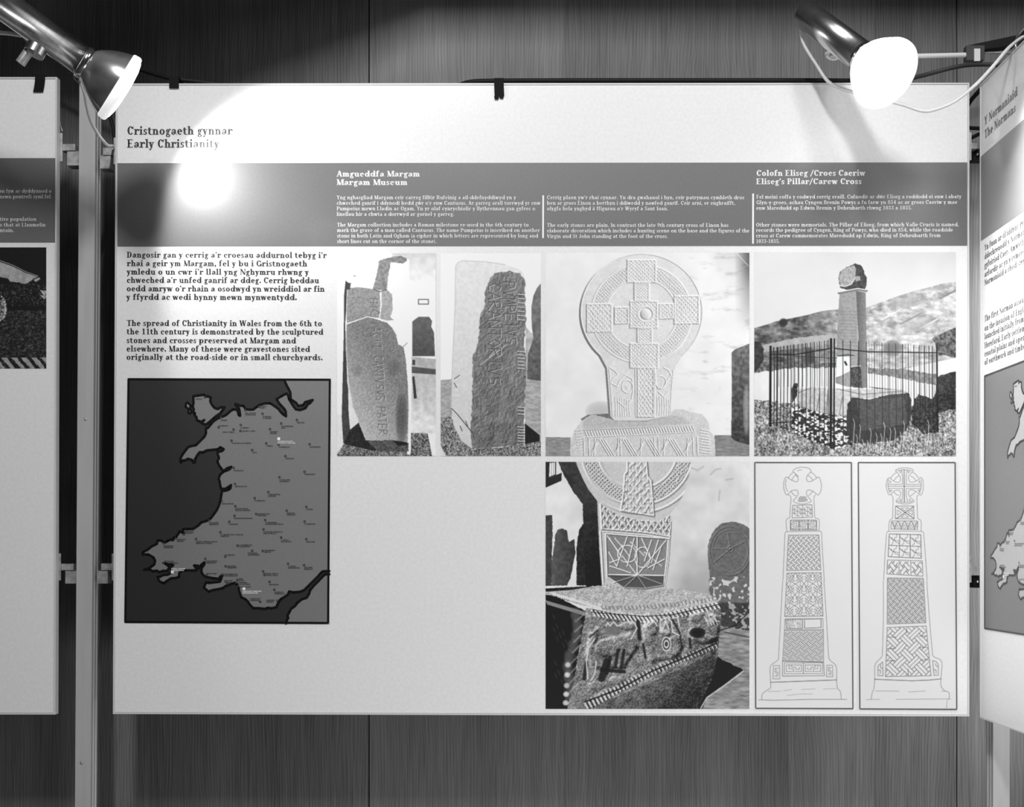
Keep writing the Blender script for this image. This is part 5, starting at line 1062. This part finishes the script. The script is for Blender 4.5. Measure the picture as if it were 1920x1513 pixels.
tri_mesh('drawing_border', ribbon(Q1, 2.4, True, False), -.0009, frame_ink, d1)
# right drawing
cv = Canvas(1607, 866, 1795, 1331, 190)
A2 = T((1615, 870), 6.878); B2 = T((1615, 1090), 6.306)
shaft_outline(cv, A2, [[(505, 175), (480, 130), (442, 90), (480, 65), (550, 52), (640, 62), (672, 90), (640, 125), (610, 170), (620, 225), (655, 238), (715, 220), (770, 178), (795, 215), (802, 280), (795, 350), (770, 405), (720, 365), (655, 335), (615, 350), (612, 395), (640, 440), (682, 482), (640, 508), (570, 520), (490, 508), (448, 485), (490, 440), (508, 395), (500, 350), (460, 340), (415, 360), (365, 402), (335, 350), (322, 280), (335, 210), (362, 180), (400, 210), (450, 238), (500, 230), (508, 195), (500, 160)],
 [(380, 185), (415, 140), (450, 115)], [(422, 218), (450, 180), (485, 155)], [(668, 112), (705, 140), (738, 182)], [(640, 158), (680, 185), (705, 218)], [(385, 395), (410, 440), (408, 560), (405, 700)], [(740, 400), (718, 435), (722, 560), (730, 700), (768, 730), (775, 800), (770, 866)], [(405, 702), (368, 735), (358, 790), (355, 866)], [(420, 365), (450, 395), (485, 410)], [(700, 365), (670, 390), (635, 415)],
 [(460, 92), (500, 82), (550, 76), (610, 82), (650, 92)], [(350, 200), (345, 280), (365, 370)], [(772, 205), (775, 280), (755, 380)], [(460, 480), (510, 495), (560, 500), (620, 495), (665, 480)]])
for p in ([(548, 78), (552, 495)], [(560, 78), (562, 495)], [(345, 290), (775, 290)], [(520, 85), (535, 180), (532, 262), (440, 268), (350, 262)], [(592, 85), (582, 180), (580, 262), (680, 268), (772, 262)], [(350, 322), (440, 318), (532, 320), (535, 400), (522, 492)], [(772, 325), (680, 318), (580, 320), (582, 400), (596, 492)], [(365, 215), (385, 240), (365, 240)], [(755, 210), (740, 240), (762, 240)], [(365, 345), (395, 340), (370, 365)], [(755, 345), (735, 340), (755, 365)], [(490, 95), (505, 118), (515, 92)], [(625, 95), (612, 118), (600, 95)], [(495, 480), (508, 455), (515, 480)], [(640, 480), (622, 455), (615, 480)]): cv.line(A2(p), .75, INK, alpha=.85)
cv.line(A2([(290, 1500), (308, 1150), (328, 890), (342, 872), (560, 868), (790, 872), (806, 892), (825, 1150), (850, 1500)]), .85, INK, alpha=.75)
shaft_outline(cv, B2, [[(262, 0), (262, 400), (252, 820), (238, 900), (175, 965), (160, 1030), (160, 1155), (150, 1270), (130, 1320), (118, 1395)], [(775, 0), (805, 420), (840, 820), (855, 890), (935, 930), (955, 990), (942, 1155), (945, 1240), (980, 1290), (1035, 1315), (1042, 1360), (1035, 1395)]])
cv.line(B2([(158, 1160), (400, 1170), (600, 1178), (800, 1170), (945, 1155)]), 1.1, INK)
for p in ([(60, 1400), (220, 1398)], [(410, 1396), (1060, 1393)], [(170, 1298), (450, 1300)], [(560, 1310), (760, 1298)], [(950, 1300), (990, 1302)], [(1018, 1400), (1008, 1500)]): cv.line(B2(p), .7, INK, alpha=.65)
p = A2([(442, 545), (674, 545), (684, 712), (440, 708)]); panel_border(cv, p); key_cell(cv, p[0][0], p[0][1], p[2][0], p[2][1], 'x')
p = A2([(388, 748), (402, 738), (715, 738), (730, 755), (725, 848), (385, 842)]); panel_border(cv, p)
for i in range(4):
    x = 395 + i * 85; cv.line(A2([(x, 740), (x + 36, 842), (x + 76, 740)]), .9, INK); cv.line(A2([(x + 18, 762), (x + 38, 812), (x + 56, 762), (x + 18, 762)]), .6, INK, alpha=.8); cv.line(A2([(x + 60, 828), (x + 78, 785), (x + 96, 828), (x + 60, 828)]) if i < 3 else A2([(x + 60, 828), (x + 72, 800)]), .6, INK, alpha=.8)
P = A2([(362, 905), (768, 915), (776, 1218), (348, 1198)]); panel_border(cv, P, 1.1)
for i in range(3):
    for j in range(2):
        a = bil(P, i / 3, j / 2); b = bil(P, (i + 1) / 3, (j + 1) / 2); key_cell(cv, a[0], a[1], b[0], b[1], 'pin')
        if i: cv.line([bil(P, i / 3, 0), bil(P, i / 3, 1)], .8, INK)
cv.line([bil(P, 0, .5), bil(P, 1, .5)], .9, INK)
P = A2([(340, 1240), (788, 1252), (796, 1450), (332, 1420)]); panel_border(cv, P)
for i in range(3):
    a = bil(P, i / 3, .5); x0_ = a[0]; w_ = (P[1][0] - P[0][0]) / 3; ymid = a[1] + 1.2 * 1
    m = cv.mask([(x0_ + 1.5, ymid - 12), (x0_ + w_ - 1.5, ymid - 12), (x0_ + w_ - 1.5, ymid + 12), (x0_ + 1.5, ymid + 12)])
    cv.weave_lines(m, 13.5, INK, 1.0, .34, cy=17, alpha=.85, double=False); cv.line([bil(P, i / 3, 0), bil(P, i / 3, 1)], .7, INK)
P = A2([(338, 1472), (802, 1478)]) + B2([(765, 492), (308, 508)]); panel_border(cv, P); cv.weave_lines(cv.mask([(x + (1 if k in (0, 3) else -1), y + (1 if k < 2 else -1)) for k, (x, y) in enumerate(P)]), 11.6, INK, 1.0, .34, cy=12.6, alpha=.85)
P = B2([(308, 548), (768, 530), (826, 1118), (288, 1128)]); panel_border(cv, P); cv.weave_lines(cv.mask([(x + (1 if k in (0, 3) else -1), y + (1 if k < 2 else -1)) for k, (x, y) in enumerate(P)]), 27, INK, 1.0, .33, cy=27, alpha=.9)
for v in (.2, .43, .68): cv.line([bil(P, 0, v), bil(P, .22, v)], .8, INK); cv.line([bil(P, .8, v), bil(P, 1, v)], .8, INK)
cv.line([bil(P, .5, 0), bil(P, .5, .13)], .8, INK); cv.line([bil(P, .5, .85), bil(P, .5, 1)], .8, INK)
for p in ([(200, 1000), (255, 955), (258, 1120), (198, 1115)], [(845, 940), (885, 950), (912, 985), (912, 1112), (862, 1115)]): cv.line(B2(p), .8, INK, True)
for p in ([(230, 985), (228, 1025), (252, 1035)], [(200, 1050), (228, 1055), (225, 1095)], [(875, 975), (890, 1005), (912, 1015)], [(855, 1045), (885, 1050), (885, 1090)]): cv.line(B2(p), .8, INK)
Q2 = [(1609, 867.3), (1790.4, 867.3), (1793.6, 1329.8), (1612, 1329)]
d2 = print_sheet('drawing_print', cv, main, draw_mat)
tri_mesh('drawing_border', ribbon(Q2, 2.4, True, False), -.0009, frame_ink, d2)
# ------------------------------------------------------------------ posts with their clamp blocks
def post(label, faceL, faceR, s_face, s_back, ztop, side):
    """faceL/faceR: functions of pixel row giving the front face's edges; channelled sides"""
    o = thing('support_post', label, 'post', (0, 0, 0), group=None)
    ys = (ztop, 1513)
    m = MB(); rows = []
    a, b = W(faceL(ys[0]), ys[0], s_face), W(faceR(ys[0]), ys[0], s_face)
    c, d = W(faceL(ys[1]), ys[1], s_face), W(faceR(ys[1]), ys[1], s_face)
    def prof(z, lf, rt):
        w_ = rt - lf; t = s_face - s_back; y0 = -s_face
        ch = [(0, 0), (0, .22), (.07, .26), (.07, .40), (0, .44), (0, .60), (.07, .64), (.07, .80), (0, .84), (0, 1)]
        L_ = [(lf + u * w_, y0 + v * t, z) for u, v in ch]
        R_ = [(rt - u * w_, y0 + v * t, z) for u, v in ch][::-1]
        return L_ + R_
    k = (0.002 - c.z) / (a.z - c.z)
    lo = c + (a - c) * k; lo2 = d + (b - d) * k
    p0 = prof(.0005, lo.x, lo2.x); p1 = prof(a.z, a.x, b.x); n = len(p0)
    m.add(p0 + p1, [(i, (i + 1) % n, (i + 1) % n + n, i + n) for i in range(n)] + [tuple(range(n))[::-1], tuple(range(n, 2 * n))])
    m.build('post_body', post_mat, o)
    return o
pl = post('grey post standing between the left panel and the main panel', lambda y: 149 - (y - 150) * .0062, lambda y: 179.5 - (y - 150) * .0070, -.014, -.046, 150, 1)
pr = post('grey post seen below the right-hand angled panel', lambda y: 1862 - 0 * y, lambda y: 1893 - 0 * y, -.014, -.046, 152, -1)
def blk(name, x0, y0, x1, y1, sf, sb, parent, mat):
    """box whose front face fills the given photograph rectangle at distance sf, reaching back to sb"""
    a = W(x0, y0, sf); b = W(x1, y1, sf)
    m = MB(); m.box(a.x, -sf, b.z, b.x, -sb, a.z); return m.build(name, mat, parent)
for ys in ((283.5, 310, 291.5, 316), (1070, 1094, 1070, 1094)):
    dx = 0 if ys[0] < 500 else -3.5
    blk('clamp_block', 126 + dx, ys[0], 148.0 + dx * .8, ys[1], -.020, -.042, pl, steel)
    blk('clamp_block', 184 + dx + (3 if dx == 0 else 1), ys[2], 207.5 + dx * 1.6, ys[3], -.020, -.042, pl, steel)
for yb, rz in ((1430, 153), (786, 160.5)):
    m = MB(); c = W(rz, yb, -.0138); Mx = Matrix.Translation(c) @ Matrix.Rotation(math.pi / 2, 4, 'X')
    m.lathe([(.0001, .0014), (.0024, .0012), (.0030, .0), (.0, 0)], Mx, 16); m.build('screw', steel, pl)
for y0, y1 in ((277, 300), (1077, 1102)):
    dk = blk('clamp_block', 1826, y0 + 2, 1862, y1, -.030, -.050, pr, rubber)
    m = MB(); Mx = Matrix.Translation(W(1832.5, (y0 + y1) / 2 + 1, -.028)) @ Matrix.Rotation(math.pi / 2, 4, 'X')
    m.lathe([(.0001, .004), (.0022, .0032), (.0032, .0012), (.0034, -.002)], Mx, 20); tag(m.build('bolt', chrome, pr), 'bright domed bolt head')
# hinge plates and tabs belong to the panels (panel empties: convert world to local)
def pblk(parent, name, x0, y0, x1, y1, sf, sb, mat=steel):
    a = W(x0, y0, sf); b = W(x1, y1, sf); inv = Matrix.Translation((0, 0, -CAM_Z))
    m = MB(); m.box(a.x, -sf, b.z - CAM_Z, b.x, -sb, a.z - CAM_Z); return m.build(name, mat, parent)
for (ya, yb, yc, yd, dx) in ((249.6, 302.5, 270, 282, 0), (1037.6, 1088, 1057, 1069, -3.5)):
    pblk(leftp, 'hinge_plate', 107.7 + dx * .9, ya, 117 + dx, yb, -.0145, -.0175)
    pblk(leftp, 'hinge_tab', 116 + dx, yc, 141 + dx, yd, -.0180, -.0320)
for (ya, yb, yc, yd, dx) in ((258, 308, 277, 290.5, 0), (1038, 1088, 1056.5, 1069, -3.4)):
    pblk(main, 'hinge_plate', 213 + dx, ya, 219.5 + dx, yb, -.0145, -.0175)
    pblk(main, 'hinge_tab', 193 + dx, yc, 214.5 + dx, yd, -.0180, -.0320)
for (ya, yb, yc, yd) in ((248, 300, 268, 279), (1043, 1092, 1062, 1074)):
    pblk(main, 'hinge_plate', 1815, ya, 1821.5, yb, -.0145, -.0175)
    pblk(main, 'hinge_tab', 1820, yc, 1832, yd, -.0180, -.0300)
    m = MB(); z0 = (PY - yb) / 1000 ; z1 = (PY - ya) / 1000
    x = -.757 + .0
    m.box(x - .006, .0135, z0, x + .001, .0165, z1); m.box(x - .013, .0170, z0 + .018, x - .004, .030, z0 + .030)
    m.build('hinge_plate', steel, rightp)

# ------------------------------------------------------------------ spot lamps
def axis_matrix(pos, d, roll=0):
    d = Vector(d).normalized(); q = d.to_track_quat('Z', 'Y')
    return Matrix.Translation(pos) @ q.to_matrix().to_4x4() @ Matrix.Rotation(roll, 4, 'Z')
def lamp(label, pos, d, tube_len, glow_bowl, rim_glow, end_open=True):
    o = thing('spot_lamp', label, 'lamp', (0, 0, 0))
    Mx = axis_matrix(pos, d); o.matrix_world = Mx
    def mk(name, prof, mat, n=56, close=False):
        m = MB(); m.lathe(prof, None, n, close); return m.build(name, mat, o)
    bowl = [(.0245, -.064), (.0262, -.0625), (.0330, -.056), (.0415, -.045), (.0485, -.033), (.0540, -.021), (.0575, -.011), (.0580, -.0095)]
    inner = [(r - .0012, z + .0006) for r, z in bowl][::-1]
    mk('reflector_bowl', bowl + inner, glow_bowl, close=True)
    rim = [(.0575, -.0115), (.0592, -.0095), (.0600, -.0075), (.0596, -.0055), (.0606, -.0035), (.0604, .0005), (.0585, .0035), (.0550, .0045), (.0555, -.0115)]
    mk('glass_rim', rim, rim_glow, close=True)
    mk('lens', [(.0548, .0040), (.0500, .0062), (.0380, .0088), (.0200, .0102), (.0002, .0106)], lens_glow)
    mk('collar', [(.0262, -.072), (.0274, -.071), (.0280, -.064), (.0262, -.0605), (.0240, -.0605), (.0236, -.072)], chrome, close=True)
    z0, z1 = -.0722, -.0722 - tube_len
    mk('housing', [(.0250, z0), (.0250, z1 + .002), (.0243, z1), (.0232, z1), (.0232, z0 - .004), (.0238, z0)], brushed, close=True)
    mk('end_cap', [(.0230, z1 + .006), (.0150, z1 + .005), (.0002, z1 + .005)], rubber)
    # wire retaining loop and swivel nut under the housing
    return o, Mx
rim_mat = M('glowing_glass_rim', .85, rough=.25, emit=.55)
rim_mat2 = M('bright_glass_rim', .9, rough=.2, emit=.5)
bowl_clear = mottled('silvered_glass_bowl', .22, .70, scale=22, detail=2, rough=.20, metal=.85, coat=.8, crough=.04)
bowl_glow = M('translucent_lit_bowl', .8, rough=.3, emit=2.4)
lamp1, M1 = lamp('chrome spot lamp at upper left with thick white rim, aimed at the panel heading', LAMP1_POS, LAMP1_DIR, .25, bowl_clear, rim_mat)
lamp2, M2 = lamp('dazzling white spot lamp at upper right above the main panel', LAMP2_POS, LAMP2_DIR, .185, bowl_glow, rim_mat2)
lamp3, M3 = lamp('lamp cut off by the right edge, only its dark open end showing', LAMP3_POS, LAMP3_DIR, .15, bowl_clear, rim_mat)
def local_tube(o, Mx, name, pts, r, mat, n=12):
    inv = Mx.inverted(); m = MB(); m.tube([inv @ Vector(p) for p in pts], r, n); return m.build(name, mat, o)
# lamp 1 fittings
inv = M1.inverted()
local_tube(lamp1, M1, 'swivel_disc', [W(70, 88, .300), W(63, 101, .302)], .0160, brushed, 24)
local_tube(lamp1, M1, 'swivel_nut', [W(63, 92, .306), W(54, 88, .308)], .0085, chrome, 6)
local_tube(lamp1, M1, 'thumb_knob', [W(58, 93, .30), W(52, 99, .30), W(38, 119, .30)], [.006, .0075, .0078], steel, 16)
local_tube(lamp1, M1, 'mounting_rod', [W(66, 92, .275), W(44, 67, .262), W(20, 63, .25), (W(-120, 52, .2))], .0034, cord_mat, 10)
local_tube(lamp1, M1, 'wire_loop', spline([W(141, 133, .235), W(138, 142, .235), W(143, 151, .235), W(153, 156, .232), W(162, 150, .22)], 6), .0010, chrome, 8)
# lamp 2 fittings
local_tube(lamp2, M2, 'swivel_disc', [W(1562, 99, .075), W(1560, 104, .076)], .0135, brushed, 24)
local_tube(lamp2, M2, 'swivel_nut', [W(1562, 96, .075), W(1562, 107, .077)], .0070, steel, 6)
local_tube(lamp2, M2, 'mounting_rod', [W(1562, 100, .05), W(1590, 104, .03), W(1680, 106, .02), W(1810, 103, .013)], .0042, cord_mat, 12)
m = MB()
def wbox(m, x0, y0, x1, y1, sf, sb):
    a = W(x0, y0, sf); b = W(x1, y1, sf); m.box(a.x, -sf, b.z, b.x, -sb, a.z)
clamp = thing('rod_clamp', 'dark clamp with a white strap holding the lamp rod at upper right', 'clamp', W(1830, 110, .0))
def rel(o, m, name, mat):
    ob = m.build(name, mat, o)
    ob.data.transform(Matrix.Translation(-o.location)); return ob
m = MB(); wbox(m, 1812, 85, 1846, 112, .012, -.002); rel(clamp, m, 'clamp_body', dark_plastic)
m = MB(); wbox(m, 1827, 91, 1838, 114, .0150, .0125); rel(clamp, m, 'strap', cord_mat)
m = MB()
p = [W(1815, 90, .004), W(1846, 92, .004), W(1905, 84, .004), W(1905, 66, .004), W(1815, 85, .004)]
bk = [Vector((q.x, q.y + .02, q.z)) for q in p]
m.add(p + bk, [(0, 1, 2, 3, 4), (9, 8, 7, 6, 5)] + [(i, i + 5, (i + 1) % 5 + 5, (i + 1) % 5) for i in range(5)])
m2 = MB(); m2.tube([W(1846, 99, -.004), W(1880, 99, -.004), W(1915, 100, -.004)], .0022, 8)
rel(clamp, m, 'clamp_arm', rubber); rel(clamp, m2, 'arm_rod', steel)

# ------------------------------------------------------------------ cords, cables and tape
def cord(name, label, pts, r, mat, cat='cable', n=10, sm=8):
    c0 = Vector(pts[0]); m = MB(); m.tube([p - c0 for p in spline(pts, sm)], r, n)
    o = m.build(name, mat); o.location = c0; tag(o, label, cat); return o
local_tube(lamp1, M1, 'power_cord', spline([W(150, 152, .215), W(158, 172, .16), W(163, 200, .11), W(170, 225, .08), W(183, 250, .05), W(196, 267, .03), W(204, 273.5, .008), W(211, 274, -.010)], 8), .0030, cord_mat)
local_tube(lamp2, M2, 'power_cord', spline([W(1502, 46, .035), W(1502, 62, .04), W(1508, 85, .045), W(1530, 120, .05), W(1552, 152, .06), W(1580, 167, .08), W(1620, 178, .09), W(1660, 188, .10), W(1695, 197, .11),
      W(1725, 207, .12), W(1748, 207, .13), W(1790, 190, .14), W(1830, 158, .15), W(1862, 124, .16), W(1888, 93, .155), W(1908, 76, .14), W(1920, 69, .132), W(1930, 70, .126)], 8), .0030, cord_mat)
cord('cable', 'black cable sagging behind the chrome lamp down to the top of the main panel',
     [W(40, 40, -.06), W(120, 75, -.05), W(190, 102, -.04), W(266, 131, -.03), W(317, 146, -.012), W(360, 152, -.016), W(400, 157, -.022), W(450, 166, -.03)], .0042, rubber)
cord('cable', 'long black cable lying along the top edge of the main panel',
     [W(858, 161, -.03), W(885, 154, -.02), W(936, 152.2, -.0165), W(1100, 151.5, -.018), W(1300, 151.5, -.018), W(1500, 151.5, -.018), W(1620, 153, -.022), W(1700, 160, -.035), W(1750, 172, -.05)], .0048, rubber)
cord('cable', 'dark grey strand standing in for a shadow bowing up behind the bright lamp',
     [W(1650, 172, -.10), W(1700, 150, -.10), W(1740, 139, -.11), W(1790, 126, -.11), W(1830, 121, -.12), W(1880, 123, -.12), W(1960, 138, -.12)], .0042, dark_plastic)  # dark strand modelled in place of a shadow band on the boarding
cord('cable', 'dark cable crossing the top of the gap beside the right panel', [W(1806, 215, -.08), W(1818, 192, -.07), W(1830, 177, -.06), W(1846, 160, -.06)], .0042, rubber)
cord('cable', 'black looped cable in the gap above the upper right hinge', [W(1800, 238, -.06), W(1820, 240, -.06), W(1838, 241, -.06), W(1852, 243, -.065), W(1850, 250, -.07), W(1838, 251, -.07), W(1820, 259, -.07), W(1800, 266, -.07)], .0036, rubber)
cord('cable', 'thin black flex down the right edge of the left panel',
     [W(72, 150, -.014), W(100, 147, -.014), W(108, 156, -.016), W(109, 175, -.018), W(105, 200, -.020), W(105, 230, -.022), W(107, 262, -.024)], .0024, rubber)
cord('wire', 'thin pale wire curling beside the left panel', [W(104, 205, -.026), W(109, 218, -.026), W(114, 236, -.026), W(117, 246, -.026)], .0007, cord_mat)
cord('cable', 'dark cable behind the chrome lamp beside the main panel edge', [W(198, 205, -.05), W(207, 222, -.05), W(213, 245, -.05), W(216, 275, -.05)], .0034, rubber)
def tape(label, xa, xb, top, bot, skew=0, panel_top=157, fork=False):
    """strip folded over the panel's top edge: down the back, over the top, down the face"""
    m = MB(); t = .0007
    a, b = W(xa, top), W(xb, top); zt = CAM_Z + (PY - panel_top) / 1000 + .0096 if False else None
    z_face = CAM_Z + (PY - bot) / 1000; z_top = CAM_Z + (PY - top) / 1000
    sk = skew / 1000
    N_ = 6
    # front flap
    for i in range(N_):
        u0, u1 = i / N_, (i + 1) / N_
        z0 = z_top + (z_face - z_top) * u0; z1 = z_top + (z_face - z_top) * u1
        s0, s1 = sk * u0 * u0, sk * u1 * u1
        y0, y1 = -.0020, -.0020
        m.hexa([(a.x + s1, y1 - t, z1), (b.x + s1, y1 - t, z1), (b.x + s0, y0 - t, z0), (a.x + s0, y0 - t, z0),
                (a.x + s1, y1, z1), (b.x + s1, y1, z1), (b.x + s0, y0, z0), (a.x + s0, y0, z0)])
    m.box(a.x, -.0027, z_top, b.x, .030, z_top + t)
    m.box(a.x, .030 - t, z_top - .03, b.x, .030, z_top)
    if fork:
        w_ = b.x - a.x
        m.hexa([(a.x + .001, -.0027, z_face - .006), (a.x + w_ * .42, -.0027, z_face - .007), (a.x + w_ * .52, -.0027, z_face), (a.x, -.0027, z_face),
                (a.x + .001, -.0020, z_face - .006), (a.x + w_ * .42, -.0020, z_face - .007), (a.x + w_ * .52, -.0020, z_face), (a.x, -.0020, z_face)])
        m.hexa([(a.x + w_ * .6, -.0027, z_face - .004), (b.x - .001, -.0027, z_face - .005), (b.x, -.0027, z_face), (a.x + w_ * .52, -.0027, z_face),
                (a.x + w_ * .6, -.0020, z_face - .004), (b.x - .001, -.0020, z_face - .005), (b.x, -.0020, z_face), (a.x + w_ * .52, -.0020, z_face)])
    o = m.build('tape_strip', tape_mat); tag(o, label, 'tape', None); return o
tape('short black tape over the panel top just right of the chrome lamp', 318, 336, 145, 166.5)
tape('longer black tape over the middle of the main panel top, end split in two', 926.5, 944.5, 148, 181, skew=1, fork=True)
tape('curved black tape strip over the top of the left panel', 67, 85.5, 142, 173.5, skew=-4)
